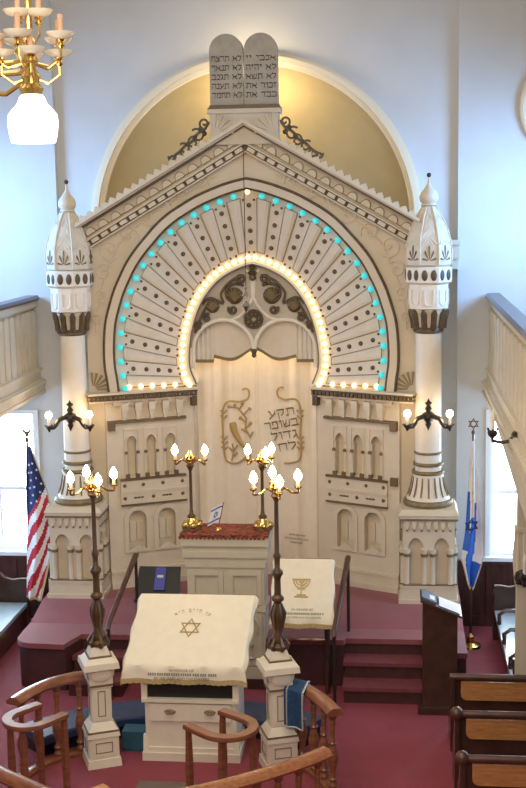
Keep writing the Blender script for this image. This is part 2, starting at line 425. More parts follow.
# relief scrolls on the spandrels
def spiral(c,r0,turns,a0,sgn,n=26,k=.12):
    return [(c[0]+(r0*(1-t)+.012)*cos(a0+sgn*2*PI*turns*t),c[1]+(r0*(1-t)+.012)*sin(a0+sgn*2*PI*turns*t)) for t in [i/(n-1) for i in range(n)]]
rs=MB()
for T in (None,MIR):
    for c,r,a0,sg in (((1.98,5.78),.16,-2.2,1),((1.72,5.98),.13,3.6,-1),((2.08,5.45),.12,2.6,-1),((1.42,6.22),.12,-2.4,1),((1.18,6.42),.10,3.5,-1),((2.14,5.12),.10,-2,1),((.9,6.55),.09,-2.3,1),((2.2,4.80),.07,-2,1),((.62,6.70),.09,3.6,-1)):
        rs.tube([(x,17.592,z) for x,z in spiral(c,r,1.4,a0,sg)],.014,5,T=T)
    rs.tube([(x,17.592,z) for x,z in [(2.22,4.6),(2.2,4.9),(2.14,5.2),(2.0,5.55),(1.85,5.85),(1.6,6.08),(1.3,6.3),(1.0,6.47),(.7,6.62),(.4,6.78)]],.012,5,T=T)
rs.build('spandrel_relief',M['cream'],ark)
for T in (None,MIR):
    pf=MB()
    for k in range(6):
        a=PI/2+ (PI/2)*k/5-.05; 
        pf.tube([(2.30+.06*cos(a),17.585,3.76+.06*sin(a)),(2.30+.25*cos(a),17.585,3.76+.25*sin(a))],[.006,.019],6,T=T)
    pf.build('corner_palmette',M['palm'],ark)
# arch mouldings
am=MB()
a,b=offset(OUT,.205),offset(OUT,.085)
am.loft([P3(a,17.6),P3(a,17.54),P3(b,17.56),P3(b,17.74)])
am.build('arch_moulding',M['cream'],ark)
ab=MB(); ab.tube(P3(offset(OUT,.205),17.56),.024,8); ab.tube(P3(offset(OUT,.075),17.60),.020,8)
ab.build('arch_bead',M['bronze'],ark)
# fan surface
fan=MB(); nn=13; rows=[]
A=offset(OUT,.09); B=offset(INN,-.05)
def F(t,s,d=0):                                 # t 0..1 along the arch, s 0 outside .. 1 inside
    i=t*(len(OUT)-1); k=min(int(i),len(OUT)-2); f=i-k
    pa=A[k].lerp(A[k+1],f); pb=B[k].lerp(B[k+1],f); p=pa.lerp(pb,s)
    return Vector((p.x,YF+(YI-YF)*s-d,p.y))
for j in range(nn): rows.append([F(i/120,j/(nn-1)) for i in range(121)])
fan.loft(rows); fan.build('fan_panel',M['fanw'],ark)
ts=[.5*(.092+.1135*k) for k in range(9)]; ts=ts+[1-t for t in ts[:-1]]
ts.sort()
mids=[(a+b)/2 for a,b in zip(ts,ts[1:])]; mids=[ts[0]-.028]+mids+[ts[-1]+.028]
fb=MB(); fl=MB(); ros=[]; stud=[]
for t in mids:
    wo,wi=.0125,.0100
    for (e0,e1,h) in ((-1,1,.022),(-.6,.6,.034)):
        vs=[]
        for s in (.13,.86):
            for e in (e0,e1):
                w=(wo if s<.5 else wi)*e
                vs.append(F(t+w,s,0)); vs.append(F(t+w*.85,s,h))
        fb.add(vs,[(0,1,5,4),(2,6,7,3),(1,3,7,5),(0,2,3,1),(4,5,7,6)])
    for e in (-1,1): fl.tube([F(t+(wo if k<5 else wi)*0+ (wo+(wi-wo)*k/8)*e*1.12,.125+.74*k/8,.002) for k in range(9)],.0065,5)
    fl.tube([F(t-wo*1.12,.125,.004),F(t+wo*1.12,.125,.004)],.007,5); fl.tube([F(t-wi*1.12,.865,.004),F(t+wi*1.12,.865,.004)],.007,5)
    for s in (.155,.88):
        for e in (-1,1): stud.append(F(t+e*.0195,s,.006))
for t in ts:
    for s in (.24,.42,.59,.75): ros.append(F(t,s,.006))
fb.build('fan_ribs',M['fanw'],ark); fl.build('fan_lines',M['linep'],ark)
def spread_parts(pts,r,m,name,parent):
    base=None
    for p in pts:
        if base is None:
            mb=MB(); mb.ball((0,0,0),r,10,6,(1,.5,1)); base=mb.build(name,m,parent,local=True); o=base
        else: o=base.copy(); COL.objects.link(o); o.parent=parent
        o.location=Vector(p)-wloc(parent)
spread_parts(ros,.034,M['bronze'],'rosette',ark); spread_parts(stud,.018,M['bronze'],'stud',ark)
# bulbs
def bulbs(pts,r,m,name,sock=None):
    base=None
    for p in pts:
        if base is None:
            mb=MB(); mb.ball((0,0,0),r,12,8); base=mb.build(name,m,ark,local=True); o=base
        else:
            o=base.copy(); COL.objects.link(o); o.parent=ark
        o.location=Vector(p)-wloc(ark)
tb=resample(OUT,37)
bulbs([(p.x,YF-.045,p.y+(.01 if 0<i<36 else .03)) for i,p in enumerate(tb) if i!=18],.044,M['teal'],'teal_bulb')
ib=resample(INN,46)
w=[(p.x,YI-.05,p.y+(.03 if i in (0,45) else 0)) for i,p in enumerate(ib)]
for s in (-1,1):
    for k in range(5): 
        q=F(0 if s<0 else 1,.14+.155*k,.05); w.append((q.x,q.y,3.775))
w.append((0,YF-.06,6.555))
bulbs(w,.037,M['bulb'],'warm_bulb')
# inner arch opening: rim, reveal, tracery
IO=offset(INN,-.095)
rim=MB(); rim.loft([P3(offset(INN,-.045),YI),P3(offset(INN,-.06),YI-.05),P3(IO,YI-.05),P3(IO,18.42)])
rim.build('inner_arch',M['white'],ark)
rb=MB(); rb.tube(P3(offset(INN,-.10),YI-.03),.016,6); rb.build('inner_bead',M['bronzel'],ark)
tr=MB(); YT=18.17
SUBR=.45
arcR=[(.455+SUBR*cos(a),4.26+SUBR*sin(a)) for a in [k*PI/24 for k in range(25)]]
arcL=[(-x,z) for x,z in arcR]
io=[(p.x,p.y) for p in IO if p.y>4.30]
body=io+[(.905,4.26)]+arcR[1:]+[(0,4.24)]+arcL[1:][::-1]+[(-.905,4.26)]
tr.plate([body],YT,YT+.06)
tr.build('tracery_panel',M['greyp'],ark)
tm=MB()
for T in (None,MIR):
    tm.tube([(x,YT-.01,z) for x,z in [(.905,4.0)]+arcR],.030,8,T=T)
    q=[(.0,5.06),(.03,4.98),(.09,4.88),(.17,4.79),(.27,4.73),(.36,4.70)]
    tm.tube([(p.x,YT-.01,p.z) for p in catmull([(x,0,z) for x,z in q],4)],.024,8,T=T)
    q=[(.31,4.69),(.2,4.62),(.10,4.52),(.03,4.42),(0,4.34)]
    tm.tube([(p.x,YT-.01,p.z) for p in catmull([(x,0,z) for x,z in q],4)],.020,8,T=T)
    tm.tube([(.0,YT-.01,5.32),(.1,YT-.01,5.45)],.022,6,T=T)
tm.tube([(0,YT-.01,5.06),(0,YT-.01,5.4)],[.035,.045],8)
tm.build('tracery_ribs',M['white'],ark)
to=MB(); YO=YT-.035
def shell(mb,c,r,T):
    mb.ball((c[0],YO+.02,c[1]),r,14,7,(1,.45,1),T=T)
    mb.m=1
    for k in range(7):
        a=PI*(.1+.8*k/6); mb.tube([(c[0],YO-.02,c[1]-r*.6),(c[0]+r*.6*cos(a),YO-.045,c[1]-r*.2+r*.75*sin(a)),(c[0]+r*1.0*cos(a),YO-.01,c[1]-r*.1+r*1.05*sin(a))],[.008,.018,.012],5,T=T)
    mb.m=0
for T in (None,MIR):
    shell(to,(.27,5.06),.125,T); shell(to,(.60,4.91),.10,T)
    for c,r,a0,sg in (((.17,5.30),.07,-1.2,1),((.27,5.06),.19,2.3,-1),((.30,4.86),.06,.6,-1),((.69,4.74),.055,2.2,-1),((.82,4.62),.05,2.6,-1),((.60,4.91),.14,.2,1)):
        to.tube([(x,YO,z) for x,z in spiral(c,r,.9 if r>.1 else 1.3,a0,sg,20)],.020,6,T=T)
    to.tube([(p.x,YO,p.z) for p in catmull([(.12,0,5.36),(.32,0,5.28),(.47,0,5.10),(.44,0,4.95),(.60,0,5.02),(.72,0,4.86),(.80,0,4.70),(.87,0,4.52)],4)],.018,6,T=T)
ring=[(.125*cos(2*PI*k/24),YO+.01,4.715+.125*sin(2*PI*k/24)) for k in range(24)]
to.tube(ring,.022,6,closed=True); ring=[(.05*cos(2*PI*k/16),YO+.01,4.715+.05*sin(2*PI*k/16)) for k in range(16)]; to.tube(ring,.018,6,closed=True)
for k in range(8):
    a=2*PI*k/8; to.ball((.088*cos(a),YO+.01,4.715+.088*sin(a)),.026,8,5)
to.lathe([(.02,0),(.055,.03),(.045,.08),(.075,.12),(.03,.15),(.05,.2),(.01,.26)],(0,YO-.02,5.28),10)
to.lathe([(.012,0),(.04,.03),(.03,.06),(.05,.1),(.03,.13)],(0,YO-.01,4.15),10)
to.build('tracery_ornament',[M['bronze'],M['bronzel']],ark)
# closet behind the curtain
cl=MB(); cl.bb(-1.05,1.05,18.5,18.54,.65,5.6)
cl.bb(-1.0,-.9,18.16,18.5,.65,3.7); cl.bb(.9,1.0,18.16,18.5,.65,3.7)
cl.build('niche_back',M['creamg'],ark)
# splayed lower walls
e=Vector((-1.20,.58,0)).normalized(); dp=Vector((e.y,-e.x,0))
if dp.y<0: dp=-dp
O=Vector((2.12,17.56,0))
TS=Matrix(((e.x,dp.x,0,O.x),(e.y,dp.y,0,O.y),(0,0,1,0),(0,0,0,1)))
WU=1.33
def lancet(u,z0,z1,w):
    r=w*.62; zc=z1-r*1.25
    pts=[(u-w/2,z0),(u+w/2,z0),(u+w/2,zc-r*.55)]
    for k in range(0,15):
        a=-.5+ (PI+1.0)*k/14
        rr=r*(1+ (.28*max(0,sin(a))**6)); pts.append((u+rr*cos(a),zc+rr*sin(a)))
    pts.append((u-w/2,zc-r*.55)); return pts
def rarch(u,z0,z1,w):
    r=w/2; zc=z1-r
    return [(u-r,z0),(u+r,z0)]+[(u+r*cos(PI*k/12),zc+r*sin(PI*k/12)) for k in range(13)]
US=(.37,.665,.96); UA=(.42,.87)
for T0 in (None,MIR):
    T=TS if T0 is None else MIR@TS
    mb=MB(T)
    holes=[lancet(u,2.43,3.06,.135) for u in US]+[rarch(u,1.32,1.93,.27) for u in UA]
    mb.plate([[(0,.62),(WU,.62),(WU,3.62),(0,3.62)]]+holes,0,.10)
    mb.bb(-.05,WU,.10,.16,.62,3.62)
    wpan=mb.build('lower_wall',M['cream'],ark)
    mb=MB(T)
    # frames and relief
    for u in US:
        pts=lancet(u,2.43,3.06,.135)[2:]; mb.tube([(x,-.005,z) for x,z in pts],.012,5)
        mb.plate([[(u-.115,2.43),(u+.115,2.43),(u+.115,3.16),(u-.115,3.16)],[(u-.10,2.45),(u+.10,2.45),(u+.10,3.14),(u-.10,3.14)]],-.015,.0)
        for ss in (-1,1): mb.lathe([(.022,2.44),(.017,2.5),(.017,2.78),(.026,2.82)],(u+ss*.088,-.01,0),8)
    for u in UA:
        mb.plate([rarch(u,1.30,2.0,.40),rarch(u,1.32,1.93,.27)],-.02,.0)
        for ss in (-1,1): mb.bb(u+ss*.055-.045,u+ss*.055+.045,.075,.10,1.45,1.74)
        mb.plate([[(u-.19,1.30),(u,1.42),(u+.19,1.30)]],-.03,.02)
    mb.bb(.18,1.18,-.03,0,2.03,2.40); mb.bb(.18,1.18,-.045,0,2.20,2.24)
    mb.bb(.0,WU,-.03,0,.62,1.0); mb.bb(.0,WU,-.06,0,.62,.86); mb.bb(0,WU,-.045,0,1.0,1.04)
    mb.bb(.10,1.22,-.05,0,3.52,3.6)
    for k in range(5):
        u=.22+.205*k; mb.bb(u,u+.10,-.10,0,3.44,3.56); mb.bb(u+.015,u+.085,-.07,0,3.36,3.44); mb.bb(u+.03,u+.07,-.045,0,3.30,3.36)
    mb.build('wall_relief',M['cream'],wpan)
    mb=MB(T)
    mb.bb(.10,1.20,-.06,.0,3.26,3.30); mb.bb(.02,.12,-.08,0,3.16,3.30); mb.bb(.02,.12,-.06,0,2.36,2.48)
    mb.bb(.18,1.18,-.05,0,2.395,2.425); mb.bb(.18,1.18,-.05,0,2.015,2.04)
    for u in US:
        for ss in (-1,1): mb.bb(u+ss*.09-.022,u+ss*.09+.022,-.035,0,2.79,2.83); mb.bb(u+ss*.075-.03,u+ss*.075+.03,-.04,0,2.43,2.49)
    for u in (.24,.52,.82,1.12): mb.ball((u,-.03,2.32),.028,10,6,(1,.5,1))
    for u in (.24,.67,1.12): mb.ball((u,-.035,2.13),.028,10,6,(1,.5,1))
    for u in (.40,.45,.50,.83,.88,.93): mb.ball((u,-.03,2.13),.022,6,5,(1.3,.5,.7))
    mb.build('wall_trim',M['bronzed'],wpan)
    mb=MB(T)
    mb.bb(-.28,1.37,-.16,.12,3.70,3.73); mb.bb(-.25,1.36,-.09,.12,3.58,3.70)
    ld=mb.build('ledge',M['cream'],ark)
    mb=MB(T)
    mb.bb(-.26,1.365,-.125,.05,3.665,3.70); mb.bb(-.25,1.36,-.11,.05,3.61,3.63)
    u=-.24
    while u<1.34: mb.bb(u,u+.036,-.13,.05,3.61,3.67); u+=.065
    mb.bb(1.28,1.36,-.10,.05,3.45,3.60)
    mb.build('dentils',M['bronze'],ld)
for T in (None,MIR):
    mb=MB(T); mb.bb(2.09,2.52,17.62,18.1,.62,3.66); mb.bb(2.06,2.54,17.60,18.1,.62,1.0); mb.build('side_pier',M['cream'],ark)
# gable cornice
def band(mb,d0,d1,y0,y1,xe=2.40):
    mb.plate([[(-xe,gl(xe,d0)),(0,gl(0,d0)),(xe,gl(xe,d0)),(xe,gl(xe,d1)),(0,gl(0,d1)),(-xe,gl(xe,d1))]],y0,y1)
g=MB(); band(g,0,.05,17.28,17.95); band(g,.05,.075,17.34,17.95); band(g,.10,.29,17.50,17.95); band(g,.295,.32,17.44,17.95); band(g,.41,.435,17.50,17.95)
sl=math.atan(.575)
def along(k,step,off,d): x=off+k*step; return x,gl(x,d)
for s in (-1,1):
    def TR(x,z): return Matrix.Translation((s*x,0,z))@Matrix.Rotation(s*sl,4,'Y')
    for k in range(21):
        x,z=along(k,.108,.13,0)
        if x>.52: g.plate([[(-.050,0),(.050,0),(.048,.022),(.026,.034),(0,.062),(-.026,.034),(-.048,.022)]],17.30,17.36,T=TR(x,z))
    for k in range(12):
        x,z=along(k,.185,.17,.25); T=TR(x,z)
        g.plate([[(.068*cos(a),.085*sin(a)) for a in [PI*q/10 for q in range(11)]]],17.455,17.52,T=T)
    for k in range(17):
        x,z=along(k,.138,.085,.365)
        g.bb(-.056,.056,17.45,17.56,-.026,.026,T=TR(x,z))
g.build('gable_cornice',M['cream'],ark)
gs=MB()
for s in (-1,1):
    for k in range(12):
        x,z=along(k,.185,.17,.25); T=Matrix.Translation((s*x,0,z))@Matrix.Rotation(s*sl,4,'Y')
        gs.tube([(.070*cos(a),17.468,.088*sin(a)) for a in [PI*q/10 for q in range(11)]],.007,5,T=T)
gs.tube([(-2.3,17.468,gl(2.3,.25)),(0,17.468,gl(0,.25)),(2.3,17.468,gl(2.3,.25))],.006,5)
gs.build('scallop_shadow_lines',M['bronzel'],ark)  # dark outlines paint the crescent shadows round the scallop plates
gb=MB(); band(gb,.075,.10,17.40,17.95); band(gb,.32,.41,17.53,17.9)
gb.ball((0,17.46,7.30),.032,10,6)
gb.build('gable_bands',M['bronze'],ark)
tpb=MB(); tpb.plate([[(-.47,7.20),(.47,7.20),(.47,7.66),(-.47,7.66)]],17.42,17.72)
for s in (-1,1):
    for k in range(5):
        a=PI/2+(PI/2)*k/4; 
        tpb.tube([(s*(.40+.08*cos(a)),17.42,7.36+.08*sin(a)),(s*(.40+.26*cos(a)),17.42,7.36+.26*sin(a))],[.010,.028],6)
tpb.bb(-.50,.50,17.38,17.76,7.62,7.68)
tpb.build('tablet_pedestal',M['creamg'],ark)
for T in (None,MIR):
    isc=MB()
    isc.tube([(p.x,17.5,p.z) for p in catmull([(.50,0,7.52),(.56,0,7.42),(.66,0,7.36),(.74,0,7.26),(.84,0,7.20),(.92,0,7.12),(1.02,0,7.05)],4)],.02,6,T=T)
    for c,r,a0,sg in (((.56,7.50),.06,-1.5,1),((.66,7.33),.085,.8,1),((.72,7.24),.07,2,-1),((.85,7.16),.065,.8,1),((.95,7.07),.05,2,1),((1.03,7.04),.035,.5,-1)):
        isc.tube([(x,17.49,z) for x,z in spiral(c,r*1.12,1.2,a0,sg,18)],.015,6,T=T)
    for c in ((.62,7.42),(.70,7.30),(.80,7.22),(.56,7.36)): isc.ball((c[0],17.49,c[1]),.035,8,5,(1,.5,1),T=T)
    isc.build('scroll_ornament',M['iron'],ark)
# domed columns
def column(s):
    cx,cy=(2.525 if s>0 else -2.545),17.48
    def L(prof,seg=32,m=None,rot=0): pass
    sh=MB(); sh.lathe([(.185,2.48),(.185,2.6),(.182,3.5),(.178,4.62)],(cx,cy,0),32)
    col=sh.build('column',M['white'],ark)
    # pedestal
    pd=MB(); h=.36
    pd.bb(cx-.42,cx+.42,cy-.42,cy+.36,.65,.84); pd.bb(cx-.395,cx+.395,cy-.395,cy+.36,.84,1.0)
    ar=[]
    for u in (-.18,.18):
        ar.append(lancet(u,1.02,1.72,.17))
    for q,(rz) in enumerate((0,PI/2,-PI/2)):
        T=Matrix.Translation((cx,cy,0))@Matrix.Rotation(rz,4,'Z')
        hh=h-.006 if q==0 else h-.012; pd.plate([[(-hh,1.0),(hh,1.0),(hh,1.99),(-hh,1.99)]]+ar,-h,-h+.08,T=T)
        for u in (-.30,-.06,.06,.30):
            pd.lathe([(.045,1.04),(.034,1.08),(.034,1.46),(.05,1.52),(.05,1.56)],(u,-h+.0,0),10,T=T)
        pd.bb(-h,h,-h-.045,-h,1.0,1.05,T=T); pd.bb(-h-.01,h+.01,-h-.03,-h,1.96,1.99,T=T)
        for k in range(7):
            u=-.30+.10*k; pd.plate([[(u-.035,1.96),(u+.035,1.96),(u+.03,1.89),(u,1.84),(u-.03,1.89)]],-h-.025,-h,T=T)
    pd.bb(cx-h+.08,cx+h-.08,cy-h+.08,cy+h,1.0,1.99)
    pd.bb(cx-.40,cx+.40,cy-.40,cy+.36,1.99,2.05); pd.box((cx,cy-.02,2.09),(.84,.80,.08),taper=.9)
    pd.build('pedestal',M['cream'],col)
    pt=MB()
    for rz in (0,PI/2,-PI/2):
        T=Matrix.Translation((cx,cy,0))@Matrix.Rotation(rz,4,'Z')
        for u in (-.30,-.06,.06,.30): pt.lathe([(.05,1.46),(.054,1.50)],(u,-h,0),10,T=T)
        for k in range(7): pt.ball((-.30+.10*k,-h-.02,1.835),.016,6,5,T=T)
        pt.bb(-h-.04,h+.04,-h-.045,-h,1.975,2.005,T=T); 
        pt.bb(-h,h,-h-.05,-h,1.045,1.062,T=T)
    pt.build('pedestal_trim',M['bronzel'],col)
    bs=MB(); bs.lathe([(.30,2.10),(.31,2.22),(.27,2.28),(.235,2.42),(.215,2.55),(.215,2.60),(.19,2.62)],(cx,cy,0),32)
    bs.build('column_base',M['white'],col)
    rg=MB()
    def torus(R,z,r): rg.tube([(cx+R*cos(2*PI*k/32),cy+R*sin(2*PI*k/32),z) for k in range(32)],r,8,closed=True)
    torus(.30,2.17,.055); torus(.205,2.60,.03); torus(.192,2.72,.026); torus(.186,2.88,.018)
    for k in range(16):
        a=2*PI*k/16; rg.tube([(cx+.292*cos(a),cy+.292*sin(a),2.27),(cx+.245*cos(a),cy+.245*sin(a),2.40),(cx+.222*cos(a),cy+.222*sin(a),2.54)],[.012,.015,.010],5)
    rg.build('base_rings',M['bronzel'],col)
    cp=MB(); cp.lathe([(.19,4.64),(.195,4.72),(.215,4.84),(.25,4.92)],(cx,cy,0),24)
    cp.build('capital',M['cream'],col)
    cp=MB(); cp.lathe([(.18,4.57),(.215,4.60),(.205,4.65),(.195,4.66)],(cx,cy,0),24)
    for k in range(10):
        a=2*PI*k/10; c0,s0=cos(a),sin(a)
        cp.tube([(cx+.20*c0,cy+.20*s0,4.64),(cx+.215*c0,cy+.215*s0,4.74),(cx+.235*c0,cy+.235*s0,4.85),(cx+.265*c0,cy+.265*s0,4.90)],[.046,.040,.046,.02],6)
    cp.build('capital_leaves',M['bronze'],col)
    r8=PI/8
    dr=MB(); dr.lathe([(.25,4.90),(.285,4.92),(.285,5.25),(.31,5.27)],(cx,cy,0),8,rot=r8)
    for k in range(8):
        T=Matrix.Translation((cx,cy,0))@Matrix.Rotation(k*PI/4,4,'Z'); d=.285*cos(r8)
        pts=[(.065*cos(PI+PI*q/10),-d-.002,5.03+.065*sin(PI+PI*q/10)) for q in range(11)]
        dr.tube([(-.065,-d-.002,5.18)]+pts+[(.065,-d-.002,5.18)],.014,5,T=T)
    dr.lathe([(.31,5.27),(.338,5.285),(.338,5.48),(.31,5.50),(.28,5.50)],(cx,cy,0),8,rot=r8)
    dr.build('drum',M['white'],col)
    ov=MB()
    for k in range(8):
        T=Matrix.Translation((cx,cy,0))@Matrix.Rotation(k*PI/4,4,'Z'); d=.338*cos(r8)
        for u in (-.062,.062):
            ov.ball((u,-d,5.382),.043,10,8,(1,.35,1.75),T=T)
    ov.build('drum_ovals',M['bronze'],col)
    pms=[]; dm=MB(); prof=[(.29,5.50),(.325,5.52),(.335,5.62),(.33,5.75),(.31,5.87),(.27,6.0),(.225,6.10),(.17,6.20),(.118,6.28),(.10,6.31)]
    dm.lathe(prof,(cx,cy,0),8,rot=r8)
    dm.lathe([(.09,6.31),(.115,6.33),(.095,6.35),(.125,6.39),(.132,6.44),(.11,6.50),(.06,6.56),(.022,6.62),(.012,6.70)],(cx,cy,0),12)
    for k in range(8):
        T=Matrix.Translation((cx,cy,0))@Matrix.Rotation(k*PI/4,4,'Z')
        pm=MB()
        for q in range(5):                       # palmette relief on each face
            a=PI*(.08+.21*q); zz=5.58
            pm.tube([(.018*cos(a),-.308,zz+.02*sin(a)),(.085*cos(a),-.309,zz+.11*sin(a)+.05*sin(a)**4),(.095*cos(a),-.306,zz+.14*sin(a)+.07*sin(a)**4)],[.005,.015,.007],5,T=T)
        pms.append(pm)
        for q in range(4):                       # interlace higher up
            z0=5.80+.105*q; rr=(.318,.290,.250,.205)[q]*cos(r8)+.006; wv=(.10,.09,.07,.055)[q]; dd=(.03,.04,.045,.05)[q]
            dm.tube([(-wv,-rr,z0),(-wv*.6,-rr+dd*.4,z0+.05),(0,-rr+dd,z0+.10),(wv*.6,-rr+dd*.4,z0+.05),(wv,-rr,z0)],.010,5,T=T)
            dm.tube([(-wv*.5,-rr,z0+.0),(0,-rr+dd*.5,z0+.055),(wv*.5,-rr,z0+.0)],.008,5,T=T)
        a=k*PI/4+r8
        dm.tube([(cx+r*1.01*cos(a),cy+r*1.01*sin(a),z) for r,z in prof[1:]],.012,5)
    dm.build('onion_dome',M['domep'],col)
    for pm in pms: pm.build('palmette',M['bronzel'],col)
    fn=MB(); fn.ball((cx,cy,6.735),.032,10,7); fn.build('finial',M['iron'],col)
for s in (-1,1): column(s)

# tablets
tl=thing('stone_tablets','grey twin round-topped tablets with black lettering above the gable','tablets',(.0,17.56,7.68))
for s,lines in ((1,['אנכי יי','לא יהיה','לא תשא','זכור את','כבד את']),(-1,['לא תרצח','לא תנאף','לא תגנב','לא תענה','לא תחמד'])):
    mb=MB(); r=.232; cx=s*.238
    mb.plate([[(cx-r,7.74),(cx+r,7.74),(cx+r,8.46)]+[(cx+r*cos(PI*k/20),8.46+r*sin(PI*k/20)) for k in range(1,20)]+[(cx-r,8.46)]],17.48,17.62)
    t=mb.build('tablet',M['tablet'],tl)
    for i,l in enumerate(lines):
        mt=MB(); hebrew(mt,l,.062,Matrix.Translation((cx+.004,17.478,8.325-.122*i))@Matrix.Rotation(PI/2,4,'X'),.41)
        mt.build('text_line',M['inkd'],t,smooth=0)
mb=MB(); mb.bb(-.50,.50,17.42,17.68,7.68,7.705); mb.bb(-.48,.48,17.45,17.66,7.705,7.735); mb.build('tablet_base',M['bronze'],tl)

# curtain
ct=thing('ark_curtain','ivory curtain with gold horn embroidery hanging in the ark opening','curtain',(0,18.36,.66))
mb=MB(); rows=[]
for j in range(25):
    z=.66+(4.42-.66)*j/24; row=[]
    for i in range(121):
        x=-.93+1.86*i/120
        f=.016*sin(x*19+.6*sin(z*1.1))+.007*sin(x*37+1.3+.3*z)+.0015*sin(x*80)
        f*=.25+.75*min(1,abs(abs(x)-.0)/.5) if True else 1
        if abs(x)<.02: f+=.02
        row.append((x,18.40+f,z))
    rows.append(row)
mb.loft(rows); mb.build('drape',M['curtain'],ct)
mb=MB(); rows=[]
def vb(x):
    ax=abs(x)
    if ax>.62: return 4.10
    return 4.15+.10*math.exp(-(x/.20)**2)+.03*cos(ax*9)
for j in range(7):
    row=[]
    for i in range(81):
        x=-.92+1.84*i/80; zb=vb(x); z=zb+(4.78-zb)*j/6
        y=18.265+(.012*sin(x*90) if abs(x)>.62 else .003*sin(x*20)); row.append((x,y,z))
    rows.append(row)
mb.loft(rows); vo=mb.build('valance',M['valance'],ct)
mb=MB(); mb.loft([[(x,18.255,vb(x)-.04+.008*((i%2))) for i,x in enumerate([-.92+1.84*k/160 for k in range(161)])],[(x,18.255,vb(x)+.012) for x in [-.92+1.84*k/160 for k in range(161)]]])
mb.build('fringe',M['bronzel'],vo)
mb=MB(); YC=18.365
for sg in (-1,1):
    fr=[(.40,2.53),(.46,2.52),(.60,2.55),(.65,2.64),(.65,2.95),(.66,3.28),(.63,3.44),(.56,3.50),(.42,3.49),(.33,3.53),(.31,3.62),(.36,3.68),(.41,3.66)] if sg>0 else [(-.10,2.60),(-.16,2.62),(-.30,2.52),(-.44,2.53),(-.50,2.62),(-.52,2.95),(-.52,3.28),(-.48,3.42),(-.40,3.47),(-.26,3.46),(-.14,3.50),(-.11,3.60),(-.15,3.66),(-.22,3.64)]
    mb.tube([(p.x,YC,p.z) for p in catmull([(x,0,z) for x,z in fr],5)],.014,6)
    e=fr[4][0]
    for z in (2.72,2.80,2.88,3.20,3.28): mb.tube([(e-.05,YC,z+.05),(e,YC,z),(e+.05,YC,z+.05)],.012,5)
# horn and sprigs
mb.tube([(p.x,YC,p.z) for p in catmull([(-.37,0,3.14),(-.35,0,3.02),(-.28,0,2.88),(-.15,0,2.70),(-.10,0,2.62)],5)],[.045,.05,.055,.055,.055,.052,.05,.048,.046,.043,.04,.037,.034,.031,.028,.025,.022,.018,.014,.01,.006][:21],8)
for pts in ([(-.40,2.55),(-.36,2.7),(-.38,2.82)],[(-.36,2.7),(-.30,2.80)],[(-.36,2.68),(-.43,2.76)],[(-.1,2.9),(-.18,3.05),(-.16,3.2),(-.28,3.36),(-.4,3.38)],[(-.17,3.06),(-.10,3.12)],[(-.17,3.15),(-.24,3.2)],[(-.2,3.26),(-.12,3.34)],[(-.26,3.34),(-.22,3.42)],[(-.14,2.98),(-.24,3.04)],[(-.11,2.92),(-.06,3.0)],[(-.36,2.62),(-.31,2.68)]):
    mb.tube([(x,YC,z) for x,z in pts],.013,5)
for x,z in ((-.42,3.38),(-.33,3.40),(-.10,3.13),(-.11,3.35),(-.25,3.21),(-.22,3.43)): mb.ball((x,YC,z),.028,8,5,(1,.4,1))
mb.build('embroidery',M['embr'],ct)
mb=MB()
for i,(l,sz) in enumerate((('תקע',.17),('בשופר',.17),('גדול',.17),('לח',.17))):
    T=Matrix.Translation((.36+(.02,.02,.06,.10)[i],YC-.012,3.24-.17*i))@Matrix.Rotation(PI/2,4,'X')@Matrix.Rotation(math.radians(10),4,'Z')
    hebrew(mb,l,.10,T,(.38,.50,.38,.26)[i],.004)
mb.build('lettering',M['letg'],ct)
mb=MB()
def inkbars(mb,T,w,z,h,gap=.02):
    x=-w/2
    while x<w/2:
        l=random.uniform(.05,.13); l=min(l,w/2-x)
        k=x
        while k<x+l: mb.add([(k,z,0),(k+h*.55,z,0),(k+h*.55,z+h,0),(k,z+h,0)],[(0,1,2,3)],T); k+=h*.8
        x+=l+gap
TT=Matrix.Translation((.58,18.362,1.40))@Matrix.Rotation(PI/2,4,'X')@Matrix.Rotation(-.12,4,'Z')
for w,z in ((.24,.0),(.36,-.06),(.18,-.12)): inkbars(mb,TT,w,z,.022)
mb.build('dedication',M['ink'],ct,smooth=0)

# eternal light hanging in front of the arch
el=thing('hanging_lamp','small silver hanging lamp on a thin cord under the arch apex','lamp',(-.02,17.45,4.86))
mb=MB(); mb.tube([(-.02,17.45,5.2),(-.02,17.45,7.17)],.006,6); mb.build('cord',M['iron'],el)
mb=MB(); mb.lathe([(.01,.34),(.03,.30),(.012,.27),(.05,.2),(.055,.19),(.02,.18),(.02,.12),(.085,.06),(.09,.05),(.05,.0),(.01,-.05)],(-.02,17.45,4.92),14); mb.build('lamp_body',mat('polished_silver',(.75,.74,.70),.15,1.0),el)

